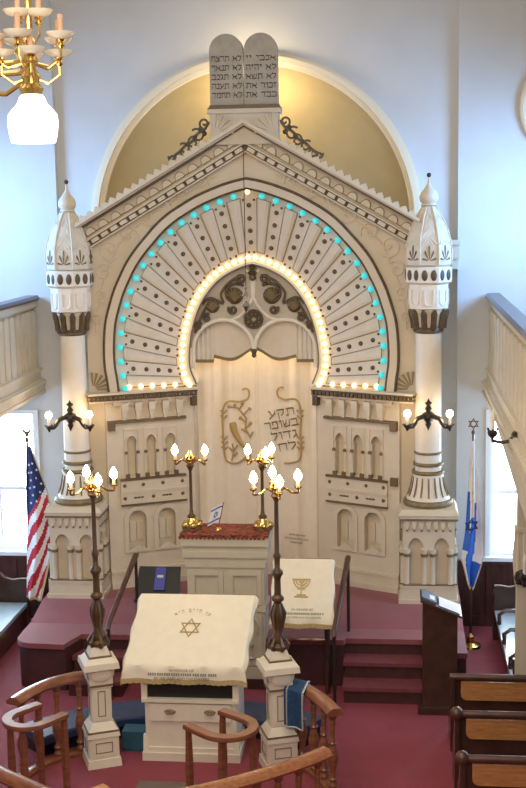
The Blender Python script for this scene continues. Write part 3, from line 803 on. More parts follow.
# ------------------------------------------------------------------ lights on the ark
def flame(mb,c,h=.13,r=.035): mb.lathe([(r*.35,0),(r*.85,h*.2),(r,h*.4),(r*.7,h*.7),(r*.12,h)],c,10)
def sconce(cx,cy,cz,label):
    t=thing('wall_sconce',label,'sconce',(cx,cy,cz),'two-armed sconces on the ark columns')
    mb=MB(); mb.lathe([(.004,.26),(.02,.22),(.055,.2),(.02,.16),(.05,.12),(.03,.08),(.085,.05),(.09,0),(.05,-.05),(.03,-.08),(.045,-.1),(.004,-.19)],(0,-.02,0),12)
    mb.lathe([(.08,0),(.06,.06),(.02,.09)],(0,0,0),12,T=Matrix.Rotation(PI/2,4,'X'))
    mb.bb(-.03,.03,-.02,.04,-.06,.12)
    mb.build('backplate',M['iron'],t,local=True)
    for s in (-1,1):
        mb=MB(); pts=catmull([(0,-.04,0),(s*.10,-.09,.02),(s*.17,-.11,-.05),(s*.22,-.12,-.12),(s*.29,-.12,-.12)],5)
        mb.tube(pts,.024,7); mb.tube([(s*.06,-.08,.02),(s*.15,-.10,-.01),(s*.20,-.12,-.09)],.035,6)
        mb.lathe([(.01,-.06),(.03,-.02),(.05,.0),(.055,.02),(.03,.03)],(s*.29,-.12,-.12),10)
        for k in range(6): mb.ball((s*.29+.055*cos(k),-.12+.055*sin(k),-.09),.014,6,4)
        a=mb.build('arm',M['iron'],t,local=True)
        mb=MB(); mb.lathe([(.022,-.09),(.022,.02)],(s*.29,-.12,0),10); mb.build('candle_sleeve',M['sock'],a,local=True)
        mb=MB(); mb.ball((s*.29,-.12,.065),.048,12,8,(1,1,1.1)); mb.build('bulb',M['lamp'],a,local=True)
    return t
l=sconce(-2.565,17.265,3.40,'dark two-armed candle sconce on the ark column near the striped flag')
l.rotation_euler.z=math.radians(6)
sconce(2.52,17.265,3.42,'dark two-armed candle sconce on the ark column near the blue and white flag')
# single sconces on gallery and post
def sconce1(loc,rz,label,glass):
    t=thing('bracket_lamp',label,'sconce',loc,rz=rz)
    mb=MB(); mb.lathe([(.10,0),(.09,.03),(.05,.05),(.03,.08)],(0,0,0),10,T=Matrix.Rotation(PI/2,4,'X'))
    for k in range(5): mb.ball((.07*cos(k*1.256),-.02,.09*sin(k*1.256)),.03,7,5)
    mb.tube([(0,-.05,0),(0,-.16,-.02),(0,-.26,0),(0,-.26,.05)],.02,7)
    mb.lathe([(.015,.03),(.05,.06),(.06,.10),(.03,.12)],(0,-.26,0),10)
    for k in range(6): mb.ball((.055*cos(k*1.05),-.26+.055*sin(k*1.05),.13),.015,6,4)
    a=mb.build('bracket',M['iron'],t,local=True)
    mb=MB(); mb.lathe([(.022,.12),(.022,.22),(.028,.25),(.02,.31),(.003,.36)],(0,-.26,0),10); mb.build('candle',glass,a,local=True)
    return t
sconce1((3.405,13.95,3.72),-PI/2,'dark bracket lamp on the lower edge of the gallery front',M['sock'])
sconce1((3.56,14.57,1.95),0,'dark bracket lamp on the cream gallery post',M['saucer'])

# ------------------------------------------------------------------ newel posts with lamps
def newel(x,y,rz,label):
    t=thing('newel_post',label,'post',(x,y,0),'cream newel posts of the reading platform',rz)
    SCL=Matrix.Diagonal((.9,.9,1,1))
    mb=MB(SCL)
    mb.box((0,0,.05),(.44,.44,.10),taper=.95); mb.box((0,0,.23),(.38,.38,.26)); mb.box((0,0,.39),(.42,.42,.06),taper=.95); mb.box((0,0,.47),(.40,.40,.10),taper=.66)
    mb.box((0,0,.75),(.25,.25,.46)); mb.box((0,0,.965),(.29,.29,.05))
    mb.box((0,0,1.03),(.30,.30,.10)); mb.box((0,0,1.12),(.30,.30,.12),taper=1.2); mb.box((0,0,1.21),(.46,.46,.07),taper=.96); mb.box((0,0,1.275),(.40,.40,.06),taper=.7)
    mb.box((0,0,1.36),(.27,.27,.11),taper=.72)
    for k in range(4):
        T=Matrix.Rotation(k*PI/2,4,'Z')
        mb.plate([[(-.085,.55),(.085,.55),(.085,.94),(-.085,.94)],[(-.05,.59),(.05,.59),(.05,.90),(-.05,.90)]],-.135,-.12,T=T)
        mb.plate([[(-.16,.13),(.16,.13),(.16,.34),(-.16,.34)],[(-.11,.17),(.11,.17),(.11,.30),(-.11,.30)]],-.20,-.185,T=T)
        mb.lathe([(.07,0),(.09,.02),(.05,.03)],(0,0,0),14,T=T@Matrix.Translation((0,-.155,1.10))@Matrix.Rotation(PI/2,4,'X')@Matrix.Diagonal((1.4,.8,1,1)))
    mb.build('post_body',M['white'],t,local=True)
    mb=MB(SCL)
    for k in range(4):
        T=Matrix.Rotation(k*PI/2,4,'Z')
        mb.plate([[(-.055,.585),(.055,.585),(.055,.905),(-.055,.905)],[(-.040,.60),(.040,.60),(.040,.89),(-.040,.89)]],-.134,-.12,T=T)
        mb.plate([[(-.115,.165),(.115,.165),(.115,.305),(-.115,.305)],[(-.10,.18),(.10,.18),(.10,.29),(-.10,.29)]],-.199,-.18,T=T)
    mb.box((0,0,.425),(.405,.405,.02)); mb.box((0,0,.965),(.30,.30,.025)); mb.box((0,0,1.307),(.30,.30,.02))
    mb.build('post_lines',M['bronzel'],t,local=True)
    return t
newel(-1.34,13.48,math.radians(24),'cream newel post beside the curved rail ending by the platform steps')
newel(.735,13.48,math.radians(20),'cream newel post with the blue velvet cloth hung against it')
def torchere(x,y,z,label,n,h,big=True,R=.235,a0=0):
    t=thing('candelabrum',label,'candelabrum',(x,y,z),'electric candelabra on tall brass poles')
    mb=MB()
    if big:
        prof=[(.10,0),(.11,.04),(.07,.07),(.08,.13),(.055,.18),(.05,.26),(.06,.33),(.062,.42),(.045,.50),(.04,.54),(.07,.57),(.07,.60),(.04,.63),(.036,.80),(.045,.84),(.065,.87),(.065,.90),(.032,.94),(.032,1.04),(.045,1.08),(.028,1.12),(.023,h-.1),(.035,h-.07),(.06,h-.03),(.03,h)]
        for k in range(6):
            a=k*PI/3
            mb.tube([(.095*cos(a),.095*sin(a),.0),(.115*cos(a),.115*sin(a),.05),(.06*cos(a),.06*sin(a),.15)],[.028,.024,.01],6)
            mb.tube([(.035*cos(a),.035*sin(a),.18),(.068*cos(a),.068*sin(a),.36),(.075*cos(a),.075*sin(a),.42),(.04*cos(a),.04*sin(a),.53)],[.014,.020,.022,.010],6)
    else:
        prof=[(.13,0),(.12,.03),(.07,.07),(.045,.14),(.06,.17),(.03,.2),(.022,.26),(.020,h-.1),(.04,h-.05),(.055,h-.02),(.02,h)]
    mb.lathe(prof,(0,0,0),16); mb.build('pole',M['agedbrass'],t,local=True)
    if not big:
        mb=MB()
        for k in range(5):
            a=k*2*PI/5; mb.ball((.10*cos(a),.10*sin(a),.05),.05,8,6)
        mb.lathe([(.10,.0),(.09,.10),(.05,.15)],(0,0,0),12)
        mb.build('gilt_foot',M['gold'],t,local=True)
    mb=MB(); mb.lathe([(.015,-.03),(.05,.02),(.03,.07),(.045,.1),(.005,.2)],(0,0,h),12)
    for k in range(8):
        a=k*PI/4; mb.tube([(.02*cos(a),.02*sin(a),h),(.06*cos(a),.06*sin(a),h+.07),(.05*cos(a),.05*sin(a),h+.13)],[.012,.02,.005],5)
    mb.build('crown',M['gold'],t,local=True)
    for k in range(n):
        a=a0+2*PI*k/n; c,s=cos(a),sin(a); dz=.0
        mb=MB(); pts=catmull([(.03*c,.03*s,h),(.10*c,.10*s,h+.05),(.17*c,.17*s,h+.0),(R*c,R*s,h-.01),(R*c,R*s,h+.05)],5)
        mb.tube(pts,.012,6); mb.lathe([(.01,0),(.04,.015),(.045,.03),(.015,.04)],(R*c,R*s,h+.03),10)
        a_=mb.build('arm',M['gold'],t,local=True)
        mb=MB(); mb.lathe([(.018,.05),(.018,.12)],(R*c,R*s,h),8); mb.build('candle_sleeve',M['sock'],a_,local=True)
        mb=MB(); flame(mb,(R*c,R*s,h+.12),.14,.046); mb.build('bulb',M['lamp'],a_,local=True)
    return t
torchere(-1.33,13.48,1.415,'tall brass candelabrum standing on the newel post near the striped flag',4,1.80,a0=.5,R=.25)
torchere(.745,13.48,1.415,'tall brass candelabrum on the newel post hung with blue velvet',4,1.80,a0=.25,R=.25)

# ------------------------------------------------------------------ pulpit in front of the ark
pu=thing('pulpit','cream panelled pulpit in front of the ark curtain','pulpit',(-.17,16.05,0))
x0,x1,y0,y1=-.68,.345,15.80,16.27
mb=MB()
mb.bb(x0,x1,y0,y1,.14,1.70); mb.bb(x0-.03,x1+.03,y0-.04,y1,.14,.30)
mb.bb(x0-.02,x1+.02,y0-.03,y1,1.66,1.74); mb.bb(x0-.05,x1+.05,y0-.05,y1+.03,1.80,1.88); mb.bb(x0-.03,x1+.03,y0-.03,y1+.02,1.74,1.80); mb.bb(x0-.07,x1+.07,y0-.07,y1+.05,1.96,2.10); mb.bb(x0-.04,x1+.04,y0-.04,y1+.03,1.88,1.96)
mb.bb(x0-.02,x1+.02,y0-.03,y1,1.06,1.13)
for cx in (-.42,.09):
    mb.plate([[(cx-.22,1.16),(cx+.22,1.16),(cx+.22,1.62),(cx-.22,1.62)],[(cx-.16,1.22),(cx+.16,1.22),(cx+.16,1.56),(cx-.16,1.56)]],y0-.03,y0+.01)
for cx in (-.50,-.17,.16):
    mb.plate([[(cx-.15,.32),(cx+.15,.32),(cx+.15,1.04),(cx-.15,1.04)],lancet(cx,.40,.98,.16)],y0-.03,y0+.01)
pub=mb.build('pulpit_body',M['pulpitp'],pu)
for cx in (-.42,.09):
    mb=MB(); mb.plate([[(cx-.165,1.215),(cx+.165,1.215),(cx+.165,1.565),(cx-.165,1.565)],[(cx-.15,1.23),(cx+.15,1.23),(cx+.15,1.55),(cx-.15,1.55)]],y0-.035,y0)
    mb.build('panel_frame',M['greyp'],pub)
for cx in (-.50,-.17,.16):
    mb=MB(); mb.tube([(x,y0-.03,z) for x,z in lancet(cx,.40,.98,.16)[2:]],.012,5)
    for ss in (-1,1): mb.bb(cx+ss*.09-.02,cx+ss*.09+.02,y0-.05,y0,.76,.80)
    mb.lathe([(.05,.42),(.012,.46),(.012,.56),(.03,.6),(.01,.64)],(cx,y0-.01,0),8)
    mb.build('trefoil_trim',M['greyp'],pub)
mb=MB(); mb.bb(x0-.052,x1+.052,y0-.052,y0,1.795,1.81); mb.build('cornice_line',M['greyp'],pub)
mb=MB(); mb.bb(x0-.072,x1+.072,y0-.072,y0,1.955,1.965); mb.build('cornice_line',M['greyp'],pub)
mb=MB(); mb.bb(x0-.05,x1+.05,y0-.06,y1,0,.14); mb.build('plinth',M['darkw'],pu)
rn=MB(); rn.bb(x0-.075,x1+.075,y0-.065,y1+.05,2.101,2.115)
rn.bb(x0-.075,x1+.075,y0-.082,y0-.065,2.08,2.115)
k=x0-.07
while k<x1+.05: rn.lathe([(.004,-.02),(.022,-.005),(.022,.02)],(k,y0-.078,2.072),8); k+=.055
for q in range(9):
    rn.tube([(x0-.03+.135*q+.045*cos(a),y0-.01+.09*sin(a),2.115) for a in [PI*j/5 for j in range(10)]],.012,5)
rn.bb(x0+.0,x0+.14,y1-.10,y1+.03,2.115,2.165); rn.bb(x1-.14,x1,y1-.10,y1+.03,2.115,2.165)
tag(rn.build('brocade_runner',M['runner'],base=(-.17,16.05,2.101)),'red and gold brocade cover on top of the pulpit','cloth')
torchere(-.64,16.03,2.122,'brass candelabrum on the pulpit end nearer the book stand',2,.88,False,R=.20)
torchere(.315,16.03,2.122,'brass candelabrum on the pulpit end behind the menorah cloth',3,.88,False,R=.19,a0=.9)
# small table flag
tf=thing('table_flag','small blue and white star flag standing on the pulpit','flag',(-.28,16.0,2.117))
mb=MB(); mb.lathe([(.05,0),(.045,.015),(.012,.03)],(-.28,16.0,2.117),12); mb.tube([(-.28,16.0,2.135),(-.20,16.0,2.49)],.007,6); mb.build('stick',M['gold'],tf)
mb=MB(); P=Vector((-.275,15.995,2.145)); ux=Vector((.08,0,.30)).normalized(); vx=Vector((-.16,.0,-.075)).normalized()
rows=[]
def fp(a,b): return Vector((-.203,15.995,2.475))-ux*(.25*a)+vx*.17*b+Vector((0,.018*sin(b*5),0))
for (b0,b1,m) in ((0,1,0),):
    for i in range(10):
        for j in range(8):
            a0,a1=i/10,(i+1)/10; c0,c1=j/8,(j+1)/8
            mb.m=1 if i in (1,8) else 0
            mb.add([fp(a0,c0),fp(a1,c0),fp(a1,c1),fp(a0,c1)],[(0,1,2,3)])
mb.m=1; star_david(mb,frame3(fp(.5,.5)+Vector((0,-.012,0)),vx,ux),.05,.008)
mb.build('flag_cloth',[M['fwhite'],M['iblue']],tf)

# ------------------------------------------------------------------ draped cloth helper
def drape(o,xd,W,yd,Ln,over_l,over_f,over_b,seed,nu=44,nv=36):
    """cloth over a sloping top: o = centre of the back edge, xd across, yd towards the front (down the slope)"""
    o=Vector(o); xd=Vector(xd).normalized(); yd=Vector(yd).normalized(); nrm=xd.cross(yd); 
    if nrm.z<0: nrm=-nrm
    rows=[]
    yh=Vector((yd.x,yd.y,0)).normalized()
    for j in range(nv+1):
        b=-over_b+(Ln+over_b+over_f)*j/nv; row=[]
        for i in range(nu+1):
            a=-(W/2+over_l)+(W+2*over_l)*i/nu
            ac=max(-W/2,min(W/2,a)); bc=max(0,min(Ln,b))
            p=o+xd*ac+yd*bc+nrm*.012
            ea=abs(a)-W/2; eb=b-Ln if b>Ln else (-b if b<0 else 0); ea=max(0,ea)
            d=max(ea,eb)+.35*min(ea,eb)
            if d>0:
                wv=.016*sin(a*17+seed)*min(1,eb/.08)+.014*sin(b*15+seed)*min(1,ea/.08)
                p+=Vector((0,0,-1))*d+ (xd*(1 if a>0 else -1))*(min(1,ea/.05)*(.02+.18*ea)+wv*(ea>0))+yh*((.015*min(1,eb/.05)+wv) if b>Ln else (-.015 if b<0 else 0))
            row.append(p)
        rows.append(row)
    return rows
def cloth(name,label,rows,base,w_text,emblem,topT):
    t=thing(name,label,'cloth',base,'cream cloths on the reading stands')
    mb=MB(); mb.loft(rows); d=mb.build('cover',M['cloth'],t)
    fr=MB(); e=rows[-1]; n=[]
    lo=[p+Vector((0,-.006,-.05+.008*(i%2))) for i,p in enumerate(e)]; up=[p+Vector((0,-.008,.015)) for p in e]
    fr.loft([up,lo]); 
    for side in (0,-1):
        es=[r[side] for r in rows]; sx=-.006 if side==0 else .006
        fr.loft([[p+Vector((sx,0,.01)) for p in es],[p+Vector((sx,0,-.045)) for p in es]])
    fr.build('fringe',M['fringe'],t)
    return t
# reading table
rt=thing('reading_table','white reading table cabinet with drawer under the star cloth','table',(-.30,13.9,0))
x0,x1,y0,y1=-.83,.235,13.56,14.30
mb=MB(); mb.bb(x0,x1,y0,y1,.06,.72); mb.bb(x0-.04,x1+.04,y0-.04,y1+.03,0,.10); mb.bb(x0-.02,x1+.02,y0-.02,y1,.10,.16)
for s in (x0,x1): 
    mb.plate([[(y0-.03,.10),(y0+.05,.16),(y0+.05,.30),(y0,.30)]],s-.03,s+.03,T=Matrix(((0,1,0,0),(1,0,0,0),(0,0,1,0),(0,0,0,1))))
    # sloped cheeks carrying the top
    mb.plate([[(y0-.02,.70),(y1,.70),(y1,1.72),(y0-.02,1.12)]],s-.035,s+.035,T=Matrix(((0,1,0,0),(1,0,0,0),(0,0,1,0),(0,0,0,1))))
mb.bb(x0-.03,x1+.03,y0-.05,y1,.72,.76)
body=mb.build('cabinet',M['white'],rt)
mb=MB(); mb.bb(x0+.03,x1-.03,y0+.02,y1-.02,.76,1.08); mb.build('shelf_shade_block',M['black'],rt)  # solid black block paints the shade inside the open shelf
mb=MB(); mb.bb(x0+.06,x1-.06,y0-.035,y0,.49,.70); dr=mb.build('drawer',M['white'],rt)
for cx in (x0+.30,x1-.30):
    mb=MB(); mb.ball((cx,y0-.04,.61),.055,12,6,(1.25,.3,.55)); mb.tube([(cx-.05,y0-.045,.615),(cx-.03,y0-.065,.60),(cx+.03,y0-.065,.60),(cx+.05,y0-.045,.615)],.010,6); mb.build('handle',M['bronzel'],dr)
slope=Vector((-.06,-.86,-.62)); Ln=1.02
back=Vector((-.295,14.32,1.765))
mb=MB(); T=frame3(back,(1,0,0),slope)
mb.bb(-.66,.66,0,Ln,-.005,.03,T=T) if False else mb.add([T@Vector(p) for p in [(-.68,0,0),(.68,0,0),(.68,Ln,0),(-.68,Ln,0),(-.68,0,.03),(.68,0,.03),(.68,Ln,.03),(-.68,Ln,.03)]],[(0,1,2,3),(4,7,6,5),(0,4,5,1),(1,5,6,2),(2,6,7,3),(3,7,4,0)])
mb.build('sloping_top',M['darkw'],rt)
def emblems(parent,back,slope,Ln,star,size):
    yv=-Vector(slope).normalized(); xv=Vector((1,0,0)); nrm=xv.cross(yv)
    mb=MB()
    return xv,yv,nrm
rows=drape(back,(1,0,0),1.37,slope,Ln,.07,.17,.02,1.0)
c1=cloth('table_cloth','cream fringed cloth with gold star draped on the reading table',rows,(-.285,13.9,.85),None,None,None)
yv=-slope.normalized(); xv=Vector((1,0,0)); nv=xv.cross(yv)
if nv.z<0: nv=-nv
mb=MB()
cen=back+slope.normalized()*.50+Vector((-.01,0,0))+nv*.018
star_david(mb,frame3(cen,xv,yv),.135,.013)
ar='שמע ישראל'[::-1]
ar='עץ חיים היא'[::-1]
n=len(ar)
for i,ch in enumerate(ar):
    a=math.radians(122-64*i/(n-1)); p=cen+xv*.36*cos(a)+yv*(.36*sin(a)-.13)
    if ch!=' ': hebrew(mb,ch,.036,frame3(p,xv*sin(a)-yv*cos(a),xv*cos(a)+yv*sin(a)),None,.002)
mb.build('gold_emblem',M['embr'],c1)
mb=MB(); yb=back+slope.normalized()*Ln
T=Matrix.Translation((yb.x-.02,yb.y-.040,yb.z-.015))@Matrix.Rotation(PI/2,4,'X')
text_mesh(mb,'IN HONOR OF',.044,Matrix.Translation((0,-.03,0)) if False else T@Matrix.Translation((0,-.035,0)))
inkbars(mb,T,.78,-.085,.032,.025)
text_mesh(mb,'BY HIS WIFE AND DAUGHTERS',.046,T@Matrix.Translation((0,-.135,0)))
mb.build('dedication',M['ink'],c1,smooth=0)
# books visible in the dark gap under the cloth
for k,(bx,w,m) in enumerate(((-.74,.14,'black'),(-.52,.10,'slate'),(.12,.12,'black'))): pass

# covered stand on the floor by the steps
st=thing('reading_stand','dark turned-leg reading stand under the menorah cloth','stand',(.86,15.85,0))
for sx in (.50,1.17):
    for y,zt in ((15.66,1.02),(16.05 if False else 15.84,1.30)):
        mb=MB(); mb.lathe([(.025,0),(.035,.05),(.02,.10),(.03,.18),(.035,.40),(.022,.46),(.035,.50),(.025,.56),(.035,.62),(.03,zt)],(sx,y,0),10); mb.build('leg',M['darkw'],st)
mb=MB()
for y in (15.66,):
    mb.tube([(.50,y,.74),(.60,y,.74),(.68,y,.74),(.72,y,.74),(.84,y,.74),(.95,y,.74),(1.0,y,.74),(1.07,y,.74),(1.17,y,.74)],[.018,.03,.036,.016,.026,.016,.036,.03,.018],8)
mb.build('stretcher',M['wood'],st)
slope2=Vector((0,-.44,-.66)); back2=Vector((.865,15.885,1.77)); Ln2=.80
mb=MB(); T=frame3(back2,(1,0,0),slope2)
mb.add([T@Vector(p) for p in [(-.36,0,0),(.36,0,0),(.36,Ln2,0),(-.36,Ln2,0),(-.36,0,.025),(.36,0,.025),(.36,Ln2,.025),(-.36,Ln2,.025)]],[(0,1,2,3),(4,7,6,5),(0,4,5,1),(1,5,6,2),(2,6,7,3),(3,7,4,0)])
mb.build('sloping_top',M['darkw'],st)
rows=drape(back2,(1,0,0),.76,slope2,Ln2,.05,.09,.02,2.3,30,28)
c2=cloth('stand_cloth','cream cloth with a gold menorah draped on the stand by the steps',rows,(.865,15.6,.95),None,None,None)
yv=-slope2.normalized(); nv=xv.cross(yv)
if nv.z<0: nv=-nv
cen=back2+slope2.normalized()*.36+nv*.018+Vector((-.02,0,0))
mb=MB(); T=frame3(cen,xv,yv)
for r in (.035,.07,.105):
    mb.tube([(r*cos(PI+PI*k/10),.06+r*1.05*sin(PI+PI*k/10),0) for k in range(11)],.009,5,T=T)
mb.tube([(0,.06,0),(0,-.16,0)],.011,5,T=T); mb.tube([(-.09,-.165,0),(.09,-.165,0)],.011,5,T=T); mb.tube([(-.06,-.14,0),(.06,-.14,0)],.010,5,T=T); mb.tube([(-.12,.065,0),(.12,.065,0)],.010,5,T=T)
mb.tube([(-.05,-.06,0),(.05,-.06,0)],.009,5,T=T)
for k in range(-3,4): mb.ball((.035*k,.075,0),.010,6,4,T=T)
mb.build('gold_emblem',M['embr2'],c2)
mb=MB(); yb=back2+slope2.normalized()*Ln2; T=Matrix.Translation((yb.x,yb.y-.036,yb.z))@Matrix.Rotation(PI/2,4,'X')
TS2=frame3(back2+slope2.normalized()*(Ln2-.09)+nv*.017,xv,yv)
text_mesh(mb,'IN HONOR OF',.042,TS2); inkbars(mb,TS2,.52,-.055,.030,.022); text_mesh(mb,'BY HIS WIFE AND DAUGHTERS',.036,TS2@Matrix.Translation((0,-.10,0)))
mb.build('dedication',M['ink'],c2,smooth=0)

# black book stand on the platform
bs=thing('book_stand','black slanted book stand on the platform beside the pulpit','stand',(-1.30,16.9,.74))
mb=MB(); T=frame3((-1.30,16.78,.86),(1,0,0),(0,.35,.40))
mb.add([T@Vector(p) for p in [(-.32,0,0),(.32,0,0),(.30,.53,0),(-.30,.53,0),(-.32,0,-.03),(.32,0,-.03),(.30,.53,-.03),(-.30,.53,-.03)]],[(0,1,2,3),(4,7,6,5),(0,4,5,1),(1,5,6,2),(2,6,7,3),(3,7,4,0)])
mb.bb(-.32,.32,-.02,.01,-.03,.04,T=T); mb.build('desk',M['black'],bs)
mb=MB(); mb.tube([(-1.30,17.08,.80),(-1.30,17.0,1.0)],.03,8); mb.lathe([(.16,.78),(.15,.80),(.04,.82)],(-1.30,17.20,0),14); mb.tube([(-1.30,17.20,.80),(-1.30,17.02,1.02)],.03,8); mb.build('pedestal',M['iron'],bs)
mb=MB(); mb.add([T@Vector(p) for p in [(-.05,.15,.004),(.10,.15,.004),(.10,.50,.004),(-.05,.50,.004),(-.05,.15,.035),(.10,.15,.035),(.10,.50,.035),(-.05,.50,.035)]],[(3,2,1,0),(4,5,6,7),(0,1,5,4),(1,2,6,5),(2,3,7,6),(3,0,4,7)])
bk=tag(mb.build('prayer_book',[M['bluebook'],M['page']]),'blue violet book lying on the black slanted stand','book')
mb=MB(); mb.add([T@Vector(p) for p in [(-.02,.34,.037),(.07,.34,.037),(.07,.38,.037),(-.02,.38,.037)]],[(0,1,2,3)]); mb.build('cover_label',M['silver'],bk)

# handrails of the platform steps
def handrail(top,low,label):
    t=thing('handrail',label,'handrail',(low[0],low[1],0),'dark handrails at the platform steps')
    mb=MB(); a,b=Vector(top),Vector(low)
    pts=[a+Vector((0,.10,-.02)),a,a.lerp(b,.5),b,b+Vector((0,-.05,-.06))]
    mb.tube(pts,[.03,.04,.035,.035,.03],10); mb.build('rail',M['darkw'] if False else M['railw'],t)
    mb=MB(); mb.tube([(a.x,a.y,.652),(a.x,a.y,a.z)],.022,8); mb.build('upright',M['iron'],t)
    mb=MB(); mb.tube([(b.x,b.y,0),(b.x,b.y,b.z)],.022,8); mb.build('upright',M['iron'],t)
M['railw']=mat('dark_rail_wood',(.085,.035,.025),.3,var=.2)
handrail((-1.475,16.30,1.66),(-1.64,15.27,1.03),'dark handrail at the steps beside the black book stand')
handrail((1.43,16.25,1.68),(1.285,15.27,.99),'dark handrail at the steps beside the menorah cloth')

# ------------------------------------------------------------------ reading platform rails
RAILSEC=[(-.085,0),(.085,0),(.10,.03),(.075,.06),(.04,.085),(-.04,.085),(-.075,.06),(-.10,.03)]
BAL_=[(.035,.05),(.045,.08),(.03,.12),(.045,.16),(.028,.19),(.026,.23),(.05,.36),(.054,.42),(.036,.50),(.026,.54),(.042,.57),(.026,.60),(.024,.72),(.032,.80),(.024,.83),(.042,.86),(.042,.92)]
BAL=[(r*1.18,z) for r,z in BAL_]
def balustrade(pts,label,skip0=.0,spacing=.24,mt='wood'):
    c=catmull([(x,y,.92) for x,y in pts],8); c=resample(c,41)
    t=thing('balustrade',label,'balustrade',(c[20].x,c[20].y,0),'curved rails round the reading platform')
    mb=MB(); mb.sweep(c,RAILSEC); mb.build('rail',M[mt],t)
    mb=MB(); mb.sweep([Vector((p.x,p.y,.0)) for p in c],[(-.075,0),(.075,0),(.075,.04),(.05,.055),(-.05,.055),(-.075,.04)]); mb.build('base_rail',M['wood'],t)
    L=sum((a-b).length for a,b in zip(c,c[1:])); n=max(2,int(L/spacing)); q=resample(c,2*n+1)[1::2]
    proto=None
    for p in q:
        if proto is None:
            b=MB(); b.lathe(BAL,(0,0,0),10); proto=b.build('baluster',M['wood'],t,local=True); o=proto
        else:
            o=proto.copy(); COL.objects.link(o); o.parent=t
        o.location=(p.x-c[20].x,p.y-c[20].y,0)
    return t
balustrade([(-1.50,13.70),(-1.68,13.63),(-1.89,13.45),(-2.06,13.18),(-2.17,12.86)],'curved walnut rail running from the newel post without the blue velvet')
balustrade([(.90,13.58),(1.04,13.46),(1.22,13.20),(1.34,12.98),(1.42,12.78)],'curved rail the blue velvet cloth is draped over')
balustrade([(1.37,11.82),(1.12,11.56),(.78,11.27),(.45,11.03),(.12,10.84),(-.25,10.70)],'curved orange-brown rail nearest the viewer in front of the reading table',mt='railo')if False else None
M['railo']=mat('orange_walnut',(.33,.125,.05),.25,var=.25,vscale=7,coat=.4,stretch=(3,3,6))
balustrade([(1.37,11.82),(1.12,11.56),(.78,11.27),(.45,11.03),(.12,10.84),(-.25,10.70)],'long orange-brown curved rail in front of the white reading table',mt='railo')
balustrade([(-2.10,11.45),(-1.80,11.16),(-1.53,10.97),(-1.22,10.76),(-1.08,10.68)],'curved rail cut off at the picture corner in front of a horseshoe rail')
# blue velvet over the rail
tv=MB(); rows=[]
for j in range(17):
    b=-.30+.98*j/16; row=[]
    for i in range(15):
        a=i/14
        px=.845+.22*a; py=13.56-.12*a
        nx,ny=-.12,-.99                          # towards the viewer side of the rail
        fold=.018*sin(a*8)
        if b<-.10: q=Vector((px-nx*.13,py-ny*.13,1.01-(-b-.10)))
        elif b>.26: q=Vector((px+nx*(.265+fold*min(1,(b-.2)/.2)),py+ny*(.265+fold*min(1,(b-.2)/.2)),1.0-(b-.26)))
        else: q=Vector((px+nx*b*1.05,py+ny*b*1.05,1.018-.15*max(0,b)**2))
        row.append(q)
    rows.append(row)
tl_=thing('velvet_cloth','blue velvet cloth with silver edging hung over the curved rail','cloth',(.98,13.5,.6))
tv.loft(rows); tv.build('cloth',M['tallit'],tl_)
mb=MB(); mb.tube([r[-1] for r in rows],.011,5); mb.tube(rows[-1],.009,5); mb.tube([r[2].lerp(r[3],.5)+Vector((-.004,-.004,.002)) for r in rows[7:]],.008,5); mb.build('edging',M['silver'],tl_)

# horseshoe-shaped rails on plain posts
def horseshoe(x,y,rz,label,m='wood',q=1.0):
    t=thing('horseshoe_rail',label,'rail',(x,y,0),'horseshoe rails inside the reading platform',rz)
    U=[(-.25,.36),(-.265,.18)]+[(.27*cos(PI+PI*k/10),.27*sin(PI+PI*k/10)) for k in range(11)]+[(.265,.18),(.25,.36)]
    mb=MB(); c=catmull([Vector((x_*q,y_*q,.935)) for x_,y_ in U],3)
    mb.sweep(c,[(-.055,0),(.055,0),(.062,.02),(.052,.05),(-.052,.05),(-.062,.02)]); mb.build('top_rail',M[m],t,local=True)
    for px,py in ((-.25*q,.34*q),(.25*q,.34*q),(-.225*q,-.13*q),(.15*q,-.22*q)):
        mb=MB(); mb.box((px,py,.24),(.05,.05,.48),taper=1.25); mb.box((px,py,.71),(.062,.062,.46),taper=.72); mb.build('post',M[m],t,local=True)
    return t
R36=-math.radians(35.6)
horseshoe(-1.855,12.42,R36,'horseshoe-shaped wooden rail standing inside the curved balustrade near the striped flag',q=.87)
horseshoe(.31,12.33,math.radians(52),'horseshoe-shaped wooden rail in front of the white reading table drawer')
horseshoe(-.665,10.46,R36,'horseshoe-shaped wooden rail cut off by the frame, only one end showing','woodo')
tag(MB().bb(-.80,-.15,12.2,12.98,0.001,.015).build('floor_mat',M['mat']),'grey-brown mat on the red carpet in front of the reading table','mat')

# curved bench behind the reading table
cb=thing('curved_bench','curved navy upholstered bench ringing the back of the reading table','bench',(-.30,14.4,0))
C0=Vector((-.34,12.05,0))
def arc(r0,r1,a0,a1,z0,z1,mb):
    pts=[(C0.x+(r0+r1)/2*cos(a),C0.y+(r0+r1)/2*sin(a),0) for a in [math.radians(a0+(a1-a0)*k/40) for k in range(41)]]
    h=(r1-r0)/2; mb.sweep(pts,[(-h,z0),(h,z0),(h,z1-.02),(h-.02,z1),(-h+.02,z1),(-h,z1-.02)])
mb=MB(); arc(2.20,2.74,55,140,.17,.27,mb); mb.build('seat',M['navy'],cb)
mb=MB(); arc(2.28,2.68,56,139,0,.17,mb); mb.build('base',M['navyd'],cb)
ks=MB(); ks.bb(-1.16,-.89,13.745,13.97,0.03,.25); ks.bb(-1.14,-.91,13.76,13.95,0.0,.03)
tag(ks.build('kneeling_stool',M['tealf']),'low teal fabric stool between the newel post and the reading table','stool')

